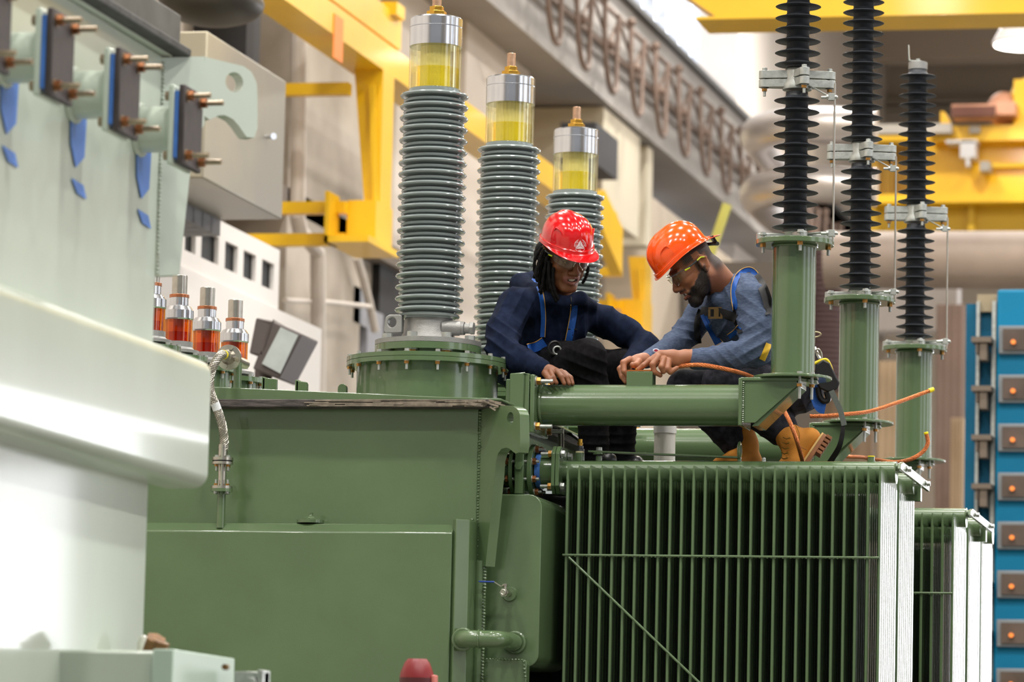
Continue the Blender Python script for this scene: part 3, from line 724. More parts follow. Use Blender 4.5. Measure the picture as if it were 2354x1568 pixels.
for k in range(4):
    for (za, zb_) in ((dz(1052), dz(1068)), (dz(1118), dz(1131))):
        an = PI/4+.25+k*PI/2; m = MB(); p = V(xh+.032*math.cos(an), Yh+.032*math.sin(an), za)
        if za > dz(1100): m.bolt(p, (0, 0, -1), .0075, grip=za-zb_, thread=.008)
        else: m.bolt(V(p.x, p.y, zb_), (0, 0, 1), .0075, grip=za-zb_, thread=.008)
        m.build('flange_bolt', [GALV, BRONZE], FH)

# black enclosure behind the radiator valve
e0, e1 = xy(1222, 1300, 16.6), xy(1340, 1300, 16.6)
m = MB(); m.prism([(e0, 16.45, 0), (e1, 16.45, 0), (e1, 17.4, 0), (e0, 17.4, 0)], (0, 0, zy(1260, 1134, 16.45)))
ex = xy(2021, 1090, 15.92)-.045; m.box((e0+.1, 16.94, 0), (ex, 16.99, zy(1500, 1126, 16.96)))  # thin black panel added behind the fins so the gaps stay dark
tag(m.build('black_gap_backing', mat('glossy_black', (16, 15, 16), .22, 0, .1, 2, coat=.5), bevel=.04, seg=4), 'glossy black enclosure in the dark gap between green tank and fins, with a panel added to darken the fin gaps', 'enclosure')
m = MB(); m.box((xy(1960, 1300, 18.2), 19.86, 0), (xy(2021, 1090, 15.92)-.05, 19.90, zy(2200, 1254, 19.86)))  # extra black panel, added only to darken the gaps of the far bank
tag(m.build('black_gap_backing', MATS['glossy_black'], bevel=.02), 'black panel added behind the far radiator bank to darken its fin gaps', 'enclosure')
# resting ledge behind the front radiator pipe where the two men put their feet
YLG = 16.68
ZLG = zy(1500, 1086, YLG)
lg = MB(); lg.box((xy(1262, 1086, YLG), YLG-.18, ZLG-.012), (xy(1990, 1086, YLG), YLG+.42, ZLG))
tag(lg.build('walkway_plank', mat('dark_plank', (70, 72, 64), .7), bevel=.003), 'narrow dark plank behind the front radiator pipe under the boots', 'plank')
# ---------- big grey bushings ----------
YBU = 16.1
def bushing():
    X = (xy(985, 760, YBU)+xy(1003, 60, YBU))/2
    S = 9700/(YBU/ray(990, 500).y)      # pixels per metre there
    zf = lambda py, r: zy(990, py, YBU-r)
    t = thing('grey_bushing', (X, YBU, coverz(X)), 'tallest nearest grey ribbed bushing with an oil glass and silver cap', 'bushing', 'grey ribbed bushings')
    o = V(X, YBU, 0)
    rc = 61/S
    m = MB(); zt = zf(31, rc); zs = zf(54, rc); zb = zf(98, rc)
    m.lathe(o, [(0, zb), (rc, zb), (rc, zs-.002), (rc-.003, zs), (rc, zs+.002), (rc, zt-.006), (rc-.006, zt), (.024, zt+.004), (.024, zt+.014), (0, zt+.014)], 72); m.build('metal_cap', ALU, t)
    m = MB(); h = zt+.012; m.cyl((X, YBU, h), (X, YBU, h+.016), .042, n=6); m.cyl((X, YBU, h+.016), (X, YBU, h+.036), .030, n=6); m.build('terminal_nut', BRASS, t, bevel=.002)
    m = MB(); m.cyl((X, YBU, h+.03), (X, YBU, h+.095), .0185, n=28); m.build('terminal_stud', mat('copper_stud', (196, 160, 132), .35, .9, .1, 60), t, bevel=.002)
    z0 = zf(196, rc); zo = zf(148, rc)
    m = MB(); m.lathe(o, [(rc-.001, z0), (rc-.001, zb), (rc-.009, zb), (rc-.009, z0)], 72, closed=True); m.build('sight_glass', clear('pale_yellow_glass', (.98, .97, .82, 1), .10), t)
    m = MB(); m.lathe(o, [(0, z0), (rc-.010, z0), (rc-.010, zo), (0, zo)], 64); m.build('insulating_oil', clear('yellow_oil', (.98, .93, .30, 1), .06), t)
    m = MB(); n = 96; vs = []; fs = []
    for z in (z0-.01, zb+.01):
        for k in range(n):
            r = .058+(.0022 if (k//2) % 2 else 0); vs.append((X+r*math.cos(2*PI*k/n), YBU+r*math.sin(2*PI*k/n), z))
    fs = [(k, (k+1) % n, n+(k+1) % n, n+k) for k in range(n)]+[tuple(range(n))[::-1], tuple(range(n, 2*n))]
    m.add(vs, fs); m.build('ribbed_stem', mat('cream_stem', (236, 226, 176), .35, .1), t, smooth=20)
    # porcelain
    zn = zf(206, rc); rT = 79/S; rM = 71/S; rB = 59/S; zend = zf(728, rB); npair = 20
    prof = [(0, z0), (rc-.004, z0), (rc-.003, z0-.004), (rc-.006, zn)]
    pit = (zn-zend)/npair
    def shed(r, z, th):
        b = r-th
        return [(rB, z+th*1.0), (b, z+th*.75), (r-th*.3, z+th*.55), (r, z), (r-th*.3, z-th*.5), (b, z-th*.55), (rB+.004, z-th*.8), (rB, z-th*1.1)]
    for k in range(npair):
        z = zn-pit*(k+.22); prof += shed(rT, z, .0115); prof += shed(rM, z-pit*.5, .010)
    prof += [(rB, zend), (0, zend)]
    m = MB(); m.lathe(o, prof, 80); m.build('porcelain_sheds', PORC, t, smooth=50)
    # metal collar with ear and nozzle
    rC = 55/S; rF = 122/S; zc1 = zend+.004; zc0 = zf(770, rC); zF1 = zf(772, rF); zF0 = zf(783, rF)
    m = MB(); m.lathe(o, [(0, zc1), (rC, zc1), (rC+.004, zc0+.02), (rC+.02, zF1), (rF, zF1), (rF, zF0), (0, zF0)], 72)
    m.build('cast_collar', CAST, t, bevel=0)
    # ear with hole, turned towards the left front
    ec = V(X-(983-911)/S, YBU-.10, zy(911, 748, YBU)); q = []
    a_, u_, w_ = V(0, 1, 0), V(1, 0, 0), V(0, 0, 1)
    poly = [ec+V(.04, 0, .031), ec+V(-.012, 0, .031), ec+V(-.026, 0, .022), ec+V(-.03, 0, 0), ec+V(-.034, 0, -.042), ec+V(.04, 0, -.042)]
    n_ = 32; c_ = ec
    def la(poly, c, n):
        out = []
        for k in range(n):
            a = 2*PI*k/n; dx, dz_ = math.cos(a), math.sin(a); best = None
            for p, r_ in zip(poly, poly[1:]+poly[:1]):
                px_, pz_, ex, ez = p.x-c.x, p.z-c.z, r_.x-p.x, r_.z-p.z; den = dx*ez-dz_*ex
                if abs(den) < 1e-9: continue
                tt = (px_*ez-pz_*ex)/den; ss = (px_*dz_-pz_*dx)/den
                if tt > 1e-6 and -1e-6 <= ss <= 1+1e-6 and (best is None or tt < best): best = tt
            out.append(c+V(dx, 0, dz_)*best)
        return out
    m = MB(); m.ringplate(la(poly, c_, n_), [c_+V(.017*math.cos(2*PI*k/n_), 0, .020*math.sin(2*PI*k/n_)) for k in range(n_)], (0, .035, 0)); m.build('lifting_ear', CAST, t, bevel=.003)
    m = MB(); e = PY(1040, 755, YBU-.02); m.cyl(V(X+.06, YBU-.05, e.z), e+V(.03, -.0, 0), .030); m.cyl(e+V(.03, 0, 0), e+V(.05, 0, 0), .027); m.cyl(e+V(.05, 0, 0), e+V(.075, 0, -.001), .021); m.hexn(e+V(.072, 0, 0), e+V(.088, 0, 0), .027)
    m.build('test_tap', CAST, t, bevel=.002)
    # green adaptor flange and neck
    zG1 = zF0-.001; zG0 = zf(799, rF)
    rN = 93/S; rD = 186/S; rD2 = 162/S; zD1 = zf(806, rD); zD0 = zf(827, rD); zmid = (zD1+zD0)/2
    m = MB(); m.lathe(o, [(0, zG1), (rF, zG1), (rF, zG0), (rN, zG0), (rN, zD1-.01), (0, zD1-.01)], 72); m.build('adaptor_flange', G, t)
    for k in range(8):
        an = -PI/2-.12+k*PI/4; m = MB(); p = V(X+(rF-.035)*math.cos(an), YBU+(rF-.035)*math.sin(an), zF1)
        m.bolt(p, (0, 0, -1), .022, grip=zF1-zG0, thread=.004, nuts=1.15); m.build('flange_bolt', [GALV, BRONZE], t)
    m = MB()
    m.lathe(o, [(0, zD1), (rD, zD1), (rD, zmid+.001), (rD-.003, zmid), (rD, zmid-.001), (rD, zD0), (rD2, zD0-.002), (rD2, coverz(X)-.008), (0, coverz(X)-.008)], 96)
    m.build('green_turret', G, t)
    for k in range(16):
        an = -PI/2-.02+k*PI/8; m = MB(); p = V(X+(rD-.012)*math.cos(an), YBU+(rD-.012)*math.sin(an), zD1)
        m.bolt(p, (0, 0, -1), .0105, grip=zD1-zD0, thread=.012, nuts=1.1); m.build('turret_bolt', [GALV, BRONZE], t)
    return t
BU = bushing()
dup(BU, (0, 1.34, 0), 'middle grey ribbed bushing behind the man in the navy hoodie')
dup(BU, (0, 2.70, 0), 'farthest grey ribbed bushing directly behind the red hard hat')

# ---------- small amber bushings ----------
AMB = clear('amber_glass', (.88, .52, .14, 1), .10); AMB2 = clear('dark_amber_oil', (.82, .38, .12, 1), .08)
def small():
    Y = 17.2; X = xy(540, 750, Y); S = 9700/(Y/ray(540, 750).y)
    zf = lambda py, r: zy(537, py, Y-r)
    t = thing('amber_bushing', (X, Y, coverz(X)), 'rightmost short amber glass bushing beside the flood lamp', 'bushing', 'short amber glass bushings')
    o = V(X, Y, 0)
    m = MB(); z1, z0 = zf(688, 17/S), zf(731, 17/S); m.lathe(o, [(0, z0), (17/S, z0), (17/S, z1-.002), (17/S-.002, z1), (0, z1)], 32); m.build('terminal_rod', STEEL, t)
    m = MB(); m.lathe(o, [(0, zf(737, .04)), (22/S, zf(737, .04)), (22/S, zf(730, .04)), (0, zf(730, .04))], 32); m.build('copper_ring', COPPER, t, bevel=.001)
    m = MB(); r = 33/S; m.lathe(o, [(0, zf(737, .03)), (20.5/S, zf(737, .03)), (20.5/S, zf(755, .03)), (r-.012, zf(757, .03)), (r, zf(764, r)), (r, zf(782, r)), (r-.004, zf(785, r)), (0, zf(785, r))], 48); m.build('metal_cap', ALU, t)
    rg = 31/S; zb = zf(834, rg); za = zf(785, rg); zo = zf(812, rg)
    m = MB(); m.lathe(o, [(rg, zb), (rg, za), (rg-.006, za), (rg-.006, zb)], 48, closed=True); m.build('amber_glass', AMB, t)
    m = MB(); m.lathe(o, [(0, zb), (rg-.007, zb), (rg-.007, zo), (0, zo)], 48); m.build('insulating_oil', AMB2, t)
    m = MB(); m.cyl(o+V(0, 0, zb), o+V(0, 0, za), .022); m.build('inner_stem', mat('amber_stem', (220, 150, 96), .3, .1), t)
    m = MB(); m.lathe(o, [(0, zb+.001), (rg+.004, zb+.001), (rg+.004, zb-.022), (rg+.012, zb-.03), (rg+.03, zb-.034), (rg+.03, zb-.046), (rg, zb-.05), (rg, zb-.10), (0, zb-.10)], 48); m.build('cast_base', CAST, t)
    zf_ = zb-.06; rf = .125
    m = MB(); m.lathe(o, [(0, zf_), (rf, zf_), (rf, zf_-.02), (rf-.02, zf_-.022), (rf-.02, coverz(X)-.03), (0, coverz(X)-.03)], 48); m.build('green_flange', G, t)
    for k in range(8):
        an = -PI/2+.2+k*PI/4; m = MB(); m.bolt(V(X+(rf-.01)*math.cos(an), Y+(rf-.01)*math.sin(an), zf_), (0, 0, -1), .010, grip=.02, thread=.01); m.build('flange_bolt', [GALV, BRONZE], t)
    return t
SB = small()
dup(SB, (0, -.41, 0), 'middle amber glass bushing of the three fully seen at left')
dup(SB, (0, -.80, 0), 'amber glass bushing next to the pale green corner, topmost of the row')
dup(SB, (0, -1.17, 0), 'amber glass bushing almost hidden behind the pale green tank corner')
# ---------- support arms, posts and surge arresters ----------
YA = 16.1
SA = 9700/(YA/ray(1500, 930).y)
def support_arm():
    rA = 47.5/SA; zc = zy(1480, 932, YA); xl, xr_ = xy(1245, 932, YA), xy(1706, 932, YA)
    t = thing('support_arm', (xl, YA, zc-rA), 'nearest horizontal green pipe arm under the two men\'s hands', 'support arm', 'green pipe arms')
    m = MB(); m.cyl((xl, YA, zc), (xr_, YA, zc), rA, n=64); m.torus((xl+.006, YA, zc), (1, 0, 0), rA, .007, 48); m.build('arm_pipe', G, t)
    zt, zb = zy(1240, 859, YA-.12), zy(1240, 1000, YA-.12)
    hy = .135
    m = MB(); m.box((xl-.018, YA-hy, zb+.008), (xl, YA+hy, zt-.004)); m.build('arm_flange', G, t, bevel=.004)
    m = MB(); m.box((xl-.042, YA-hy, zb+.012), (xl-.021, YA+hy, zt)); m.box((xl-.10, YA-hy+.0, zb+.02), (xl-.042, YA-hy+.02, zt)); m.box((xl-.10, YA+hy-.02, zb+.02), (xl-.042, YA+hy, zt)); m.box((xl-.12, YA-hy+.02, zb+.04), (xl-.10, YA+hy-.02, zt-.02))
    m.build('tank_bracket', G, t, bevel=.004)
    for sy in (-1, 1):
        for z in (zt-.028, zb+.035):
            m = MB(); m.bolt(V(xl-.045, YA+sy*(hy-.03), z), (1, 0, 0), .017, grip=.045, thread=.03); m.build('flange_bolt', [GALV, BRONZE], t)
    # boss on top of the pipe
    a, b = PY(1441, 854, YA-.03), PY(1500, 885, YA-.03)
    m = MB(); m.box((a.x, YA-.035, zc+rA-.03), (b.x, YA+.035, a.z)); m.build('grounding_pad', G, t, bevel=.002)
    # end bracket
    xe = xy(1704, 930, YA-.1); zt = zy(1760, 868, YA-.11); zb = zy(1705, 978, YA-.11); wy = .105
    m = MB(); m.box((xe-.012, YA-wy, zb), (xe+.004, YA+wy, zt)); m.build('end_plate', G, t, bevel=.004)
    xt = xy(1862, 868, YA); m = MB(); m.prism([(xe-.004, YA-wy, zt-.012), (xt-.03, YA-wy, zt-.012), (xt+.03, YA-.02, zt-.012), (xt+.03, YA+.03, zt-.012), (xt, YA+wy, zt-.012), (xe-.004, YA+wy, zt-.012)], (0, 0, .014)); m.build('top_plate', G, t, bevel=.003)
    xq = xy(1832, 868, YA-.1)
    m = MB(); m.prism([(xe, YA-wy+.008, zt-.012), (xq, YA-wy+.008, zt-.012), (xq, YA-wy+.008, zt-.03), (xe+.055, YA-wy+.008, zb+.012), (xe, YA-wy+.008, zb+.012)], (0, .01, 0)); m.build('front_gusset', G, t, bevel=.001)
    m = MB(); m.prism([(xq-.004, YA-wy+.02, zt-.012), (xq+.006, YA-wy+.02, zt-.012), (xq+.006, YA-wy+.02, zt-.03), (xe+.065, YA-wy+.02, zb), (xe+.04, YA-wy+.02, zb)], (0, 2*wy-.03, 0)); m.build('diagonal_web', G, t, bevel=.001)
    m = MB(); weld(m, [V(xe+.007, YA-wy+.004, zb+.01), V(xe+.007, YA-wy+.004, zt-.015)], .0045, .008, 5); m.build('weld_bead', G, t)
    return t, zt, xl
ARM, ZAT, XAL = support_arm()
XPOST = (xy(1823, 856, YA)+xy(1826, 560, YA))/2
def post():
    zb = ZAT+.003; r = 50/SA; rf = 90/SA; zt1, zt0 = zy(1825, 541, YA-rf), zy(1825, 553, YA-rf)
    t = thing('arrester_post', (XPOST, YA, zb), 'nearest tall green tube carrying the leftmost black insulator', 'post', 'green tubular posts')
    o = V(XPOST, YA, 0)
    m = MB(); m.cyl(o+V(0, 0, zb), o+V(0, 0, zt0), r, n=64); m.torus(o+V(0, 0, zt0-.004), (0, 0, 1), r+.001, .006, 48); m.build('post_tube', G, t)
    m = MB(); m.lathe(o, [(0, zb), (rf, zb), (rf, zb+.011), (0, zb+.011)], 64); m.build('bottom_flange', G, t, bevel=.002)
    m = MB(); m.lathe(o, [(0, zt0), (rf, zt0), (rf, zt1), (0, zt1)], 64); m.build('top_flange', G, t, bevel=.002)
    for a in (-1.15, -.62, 2.2, 3.3):
        m = MB(); m.bolt(V(XPOST+(r+.02)*math.cos(a), YA+(r+.02)*math.sin(a), zb+.011), (0, 0, -1), .0115, grip=.034, thread=.035); m.build('base_bolt', [GALV, BRONZE], t)
    for a in (-2.62, -1.25, .2):
        m = MB(); m.bolt(V(XPOST+(rf-.022)*math.cos(a), YA+(rf-.022)*math.sin(a), zt1+.014), (0, 0, -1), .0125, grip=.030, thread=.012, nuts=1.2); m.build('flange_bolt', [GALV, BRONZE], t)
    return t, zt1
POST, ZPT = post()
def arrester():
    t = thing('surge_arrester', (XPOST, YA, ZPT), 'leftmost tall black shed insulator above the nearest green post', 'insulator', 'black surge arresters')
    o = V(XPOST, YA, 0); rc = 25.5/SA; rt = 52.5/SA; pit = 26.6/SA
    def seg(z0, z1):
        prof = [(0, z0), (rc, z0)]; n = int(round((z1-z0)/pit)); p = (z1-z0)/n
        for k in range(n):
            z = z0+p*(k+.42)
            prof += [(rc+.001, z-.012), (rc+.006, z-.009), (rt-.004, z-.0095), (rt, z-.0075), (rt-.003, z-.0055), (rt*.75, z-.001), (rc+.007, z+.005), (rc+.001, z+.012)]
        prof += [(rc, z1), (0, z1)]
        m = MB(); m.lathe(o, prof, 64); m.build('insulator_sheds', RUBBER, t, smooth=50)
    zA0 = zy(1832, 525, YA-.06); zA1 = zy(1835, 206, YA-.06); zB0 = zy(1837, 150, YA-.06)
    seg(zA0, zA1)
    n2 = 12; zB1 = zB0+pit*n2+.01
    # the third arrester's top end tells where the upper segment stops
    zB1 = zy(2117, 160, 19.70)
    seg(zB0, zB1)
    m = MB(); m.lathe(o, [(0, zB1), (rc+.002, zB1), (rc+.002, zB1+.034), (rc-.004, zB1+.036), (0, zB1+.036)], 40); m.build('top_cap', CAST, t)
    m = MB(); h = zB1+.036; m.obox((XPOST-.012, YA, h+.006), (.03, 0, -.002), (0, .012, 0), (0, 0, .002)); m.obox((XPOST-.043, YA, h+.045), (-.002, 0, .038), (0, .012, 0), (.002, 0, 0)); m.hexn((XPOST, YA, h), (XPOST, YA, h+.016), .01); m.build('terminal_strap', GALV, t)
    # clamp castings
    def casting(zc, low):
        m = MB(); hh = .017 if low else .030
        m.lathe(o, [(0, zc-hh-.012), (rc+.014, zc-hh-.012), (rc+.016, zc-hh+.004), (rc+.004, zc), (rc+.008, zc+hh), (rc+.002, zc+hh+.012), (0, zc+hh+.012)], 40)
        for a in (PI+.12, -1.1, .25):
            d = V(math.cos(a), math.sin(a), 0); s_ = V(-d.y, d.x, 0)
            L = rt*1.45 if a != -1.1 else rt*1.0
            for k in ((-1, 1) if not low else (1,)):
                c = o+V(0, 0, zc+k*(.0175 if not low else 0)); tip = c+d*L
                vs = [c+s_*.035, c-s_*.035, tip-s_*.019, tip+s_*.019]; hk = .015 if not low else .0125; m.prism([v+V(0, 0, -hk) for v in vs], (0, 0, 2*hk))
                m.cyl(tip+V(0, 0, -hk), tip+V(0, 0, hk), .021, n=16)
            p = o+V(0, 0, zc+(.034 if not low else .012))+d*(L-.002)
            if not low: m.bolt(p, (0, 0, -1), .0115, grip=.068, thread=.008, mats=(0, 1))
            else: m.hexn(p, p+V(0, 0, .008), .010)
        m.m = 0; m.build('clamp_casting', [GALV, BRONZE], t, bevel=.002)
    zc1 = zy(1836, 183, YA); zc0 = ZPT+.014
    casting(zc1, False); casting(zc0, True)
    # spacer rod with two small brackets
    xr1 = xy(1919, 215, YA-.05); xr2 = xy(1915, 540, YA-.05)
    p1 = V(xr1, YA-.05, zy(1919, 192, YA-.05)); p2 = V(xr2, YA-.05, zy(1915, 556, YA-.05))
    m = MB(); m.cyl(p1, p2, .0042, n=10); m.build('spacer_rod', STEEL, t)
    for (py, zz) in ((223, zc1-.03), (536, zc0+.004)):
        q = PY(1917, py, YA-.05); m = MB(); m.box((q.x-.022, q.y-.006, q.z-.013), (q.x+.004, q.y+.014, q.z+.013)); m.cyl(q+V(-.05, 0, 0), q+V(.016, 0, -.001), .006, n=10); m.hexn(q+V(-.028, 0, 0), q+V(-.02, 0, 0), .011); m.hexn(q+V(.004, 0, 0), q+V(.012, 0, 0), .008)
        m.obox(((q.x-.022+XPOST+rc)/2, YA-.03, (q.z+zz)/2+.006), ((q.x-.022-XPOST-rc)/2, -.01, (q.z-zz)/2), (0, .012, 0), (0, 0, .0025)); m.build('rod_bracket', GALV, t, bevel=.0008)
    return t
ARR = arrester()
for k, (d, la, lp, li) in enumerate([
    (1.78, 'second green pipe arm, low behind the men\'s legs', 'middle green tube post of the three, under the middle black insulator', 'middle tall black shed insulator of the three'),
    (3.60, 'farthest green pipe arm, mostly hidden behind the second arm', 'farthest green tube post, beside the teal cabinet', 'rightmost and shortest looking black insulator, topped by a bent metal strap')]):
    dup(ARM, (0, d, 0), la, drop=('grounding_pad',)); dup(POST, (0, d, 0), lp); dup(ARR, (0, d, 0), li)
# ---------- radiators ----------
YR = 15.92; PD_ = .45
SR = 9700/(YR/ray(1650, 1100).y)
def radiator():
    x0, x1 = xy(1305, 1090, YR), xy(2023, 1090, YR); n = 28; zt = zy(1660, 1071, YR); zb = .75
    t = thing('radiator_bank', ((x0+x1)/2, YR+PD_/2, zb), 'front green radiator with a diagonal rod across its fins', 'radiator', 'green finned radiators')
    for k in range(n):
        x = x0+(x1-x0)*k/(n-1); m = MB()
        # a panel with shallow vertical flutes pressed into its sides
        pts = []; ns = 8
        for i in range(ns+1):
            y = YR+PD_*i/ns
            if i < ns: pts += [(x+.0058, y+.0035), (x+.0058, y+PD_/ns-.0035), (x+.0042, y+PD_/ns)] if i < ns-1 else [(x+.0058, y+.0035), (x+.0058, y+PD_/ns-.002)]
        pts = [(x+.003, YR)]+pts+[(x-.0055, YR+PD_), (x-.0055, YR+.003), (x-.003, YR)]
        zn = zt-.055
        m.prism([(a, b, zb+.02) for a, b in pts], (0, 0, zn-zb-.02))
        # thin pressed neck at the top that rises to a straight edge
        m.hexa([(x-.005, YR+.001, zn), (x+.005, YR+.001, zn), (x+.005, YR+PD_, zn), (x-.005, YR+PD_, zn), (x-.002, YR+.001, zt), (x+.002, YR+.001, zt), (x+.002, YR+PD_, zt), (x-.002, YR+PD_, zt)])
        m.build('fin_panel', G, t, smooth=30)
    return t, x0, x1, zt, zb
RAD, RX0, RX1, RZT, RZB = radiator()
YM = YR+PD_/2; rM_ = 25/SR; zM = zy(1660, 1060, YM-.0)-rM_
m = MB(); m.cyl((xy(1287, 1080, YM), YM, zM), (xy(2058, 1080, YM), YM, zM), rM_, n=48); m.lathe((xy(2058, 1080, YM), YM, zM), [(rM_, 0), (rM_+.002, .006), (0, .008)], 48, axis=(1, 0, 0))
for k in range(28):
    x = RX0+(RX1-RX0)*k/27; m.torus((x, YM, zM-.004), (1, 0, 0), rM_-.003, .003, 32, 6)
m.build('header_pipe', G, RAD)
m = MB(); xl = xy(1266, 1080, YM-.1); zt_, zb_ = zy(1270, 1024, YM-.1), zy(1270, 1134, YM-.1)
def octo(x, hy, z0, z1, dx, c=.03):
    return MB().prism([(x, YM-hy+c, z0), (x, YM+hy-c, z0), (x, YM+hy, z0+c), (x, YM+hy, z1-c), (x, YM+hy-c, z1), (x, YM-hy+c, z1), (x, YM-hy, z1-c), (x, YM-hy, z0+c)], (dx, 0, 0))
octo(xl, .095, zb_, zt_, .014).build('header_flange', G, RAD, bevel=.002)
octo(xl+.016, .095, zb_, zt_, .016).build('header_flange', G, RAD, bevel=.002)
for sy in (-1, 1):
    for z in (zt_-.03, zb_+.03):
        m = MB(); m.bolt(V(xl+.034, YM+sy*.065, z), (-1, 0, 0), .015, grip=.034, thread=.015); m.build('flange_bolt', [GALV, BRONZE], RAD)
yf = YR-.006
m = MB(); z = zy(1660, 1279, yf); m.cyl((RX0-.012, yf, z), (RX1+.002, yf, z), .0048, n=12)
for k in range(27*3):
    rn = random.Random(k); m.sphere((RX0+(RX1-RX0)*(k+.5)/81, yf, z-.004), .0035*rn.uniform(.6, 1.2), 4)
m.build('cross_rod', G, RAD)
a, b = PY(1307, 1281, yf-.006), PY(1604, 1566, yf-.006); m = MB(); m.cyl(a, a+(b-a)*2.2, .0052, n=12); m.build('diagonal_rod', G, RAD)
# feet so that the bank stands on the floor
def stand(t, dy=0):
    m = MB()
    for x in (RX0+.05, RX1-.09):
        m.box((x, YR+.1+dy, 0), (x+.04, YR+PD_-.1+dy, RZB+.03))
    m.box((RX0-.02, YM-.03+dy, RZB-.02), (RX1+.02, YM+.03+dy, RZB+.04)); return m
stand(RAD).build('stand', G, RAD)
# further radiators
R2 = dup(RAD, (0, .52, 0), 'second green radiator close behind the front one, its end fin bright white', drop=('diagonal_rod', 'cross_rod', 'header_flange', 'flange_bolt'))
for c in list(R2.children):
    if c.name.startswith('header_pipe'): pass
R3 = dup(RAD, (0, 2.30, 0), 'far green radiator with cross rod at the lower right, nearest of its bank', drop=('diagonal_rod', 'flange_bolt'))
R4 = dup(RAD, (0, 2.84, 0), 'middle radiator of the far bank at lower right, white end fin', drop=('diagonal_rod', 'cross_rod', 'header_flange', 'flange_bolt'))
R5 = dup(RAD, (0, 3.34, 0), 'rearmost radiator of the far bank, at the lower right beside the teal cabinet', drop=('diagonal_rod', 'cross_rod', 'header_flange', 'flange_bolt'))
# lifting plates at the right ends
def end_plate(off, lab):
    n = V(1, 0, 0); Xp = xy(2066, 1075, YM+.0)+.012
    pp = [PX(2064, 1066, Xp), PX(2070, 1062, Xp), PX(2130, 1110, Xp), PX(2130, 1130, Xp), PX(2070, 1084, Xp), PX(2063, 1078, Xp)]
    t = thing('coupling_plate', pp[0]+Vector(off), lab, 'plate', 'radiator coupling plates')
    m = MB(); m.prism([p+Vector(off) for p in pp], (.012, 0, 0)); m.build('plate', G, t, bevel=.002)
    for q in (PX(2078, 1079, Xp), PX(2122, 1112, Xp)):
        m = MB(); q = q+Vector(off); m.bolt(q+V(.014, 0, 0), (-1, 0, 0), .012, grip=.03, thread=.004, head=.8); m.build('plate_bolt', [GALV, GALV], t)
    m = MB(); q = PX(2072, 1075, Xp)+Vector(off); m.cyl(q+V(-.05, 0, 0), q, .016); m.build('plate_pin', G, t); m = MB(); q2 = PX(2118, 1118, Xp)+Vector(off); m.box((q2.x-.05, q2.y-.02, q2.z-.06), (q2.x, q2.y+.02, q2.z)); m.build('plate_lug', G, t)
    return t
end_plate((0, 0, 0), 'green bolted plate joining the front two radiators at their right end')
end_plate((0, 2.30, 0), 'pale bolted plate on the right end of the far radiator bank')
# fittings on the front header
def onM(px, py): return V(xy(px, py, YM), YM, zM+rM_-.004)
t = thing('bleed_valve', onM(1333, 1050), 'small brass bleed screw standing on the header pipe in front of the black boots', 'valve')
o = onM(1333, 1050); m = MB(); m.cyl(o, o+V(0, 0, .034), .018); m.build('valve_boss', G, t, bevel=.001)
m = MB(); m.cyl(o+V(0, 0, .034), o+V(0, 0, .040), .017); m.build('cream_washer', mat('cream_washer', (224, 212, 170), .5), t)
m = MB(); m.hexn(o+V(0, 0, .040), o+V(0, 0, .050), .018); m.hexn(o+V(0, 0, .052), o+V(0, 0, .062), .014); m.m = 1; m.cyl(o+V(0, 0, .062), o+V(0, 0, .088), .009); m.hexn(o+V(0, 0, .066), o+V(0, 0, .074), .012); m.build('brass_screw', [mat('dark_nut', (90, 92, 96), .35, .8), BRASS], t)
t = thing('strap_bar', onM(1378, 1050), 'thin green flat bar bolted along the top of the header pipe', 'bar')
o = onM(1377, 1050); e = V(xy(1702, 1046, YM), YM, 0)
m = MB(); zb1, zb2 = zy(1358, 1038, YM), zy(1690, 1054, YM)+.004
m.hexa([(xy(1354, 1040, YM), YM-.02, zb1-.004), (e.x, YM-.012, zb2-.004), (e.x, YM+.02, zb2-.004), (xy(1354, 1040, YM), YM+.02, zb1-.004), (xy(1354, 1040, YM), YM-.02, zb1+.003), (e.x, YM-.012, zb2+.003), (e.x, YM+.02, zb2+.003), (xy(1354, 1040, YM), YM+.02, zb1+.003)])
m.build('flat_bar', G, t, bevel=.001)
m = MB(); m.cyl(o, o+V(0, 0, .022), .012); m.cyl(V(o.x, o.y, zb1-.012), V(o.x, o.y, zb1-.004), .024); m.build('spacer', G, t)
m = MB(); m.cyl(V(o.x, o.y, zb1+.003), V(o.x, o.y, zb1+.006), .013); m.hexn(V(o.x, o.y, zb1+.006), V(o.x, o.y, zb1+.016), .012); m.build('bolt_head', GALV, t)
o = onM(1700, 1050); m = MB(); c = o+V(0, 0, .045); m.torus(c, (1, 0, 0), .021, .0065, 28, 8); m.cyl(o+V(0, 0, -.004), o+V(0, 0, .022), .008)
for v in m.v:
    if v.z > o.z+.012: v.z = c.z+(v.z-c.z)*1.35
tag(m.build('lifting_eye', G), 'green lifting ring standing on the header pipe by the brown boot', 'lifting eye')
o = onM(2003, 1050); t = thing('filler_plug', o, 'green hex plug with a yellow top near the right end of the header pipe', 'plug')
m = MB(); m.cyl(o, o+V(0, 0, .008), .016); m.hexn(o+V(0, 0, .006), o+V(0, 0, .022), .014); m.build('hex_body', G, t); m = MB(); m.cyl(o+V(0, 0, .022), o+V(0, 0, .026), .0135); m.build('yellow_mark', YTAPE, t)
o = onM(1756, 1050); m = MB(); m.cyl(o, o+V(0, 0, .01), .008); m.sphere(o+V(0, 0, .012), .008, 8); tag(m.build('hex_bolt', GALV), 'tiny steel bolt on the header pipe between the brown boots', 'bolt')
o = onM(2154, 1050)+V(0, 0, 0)
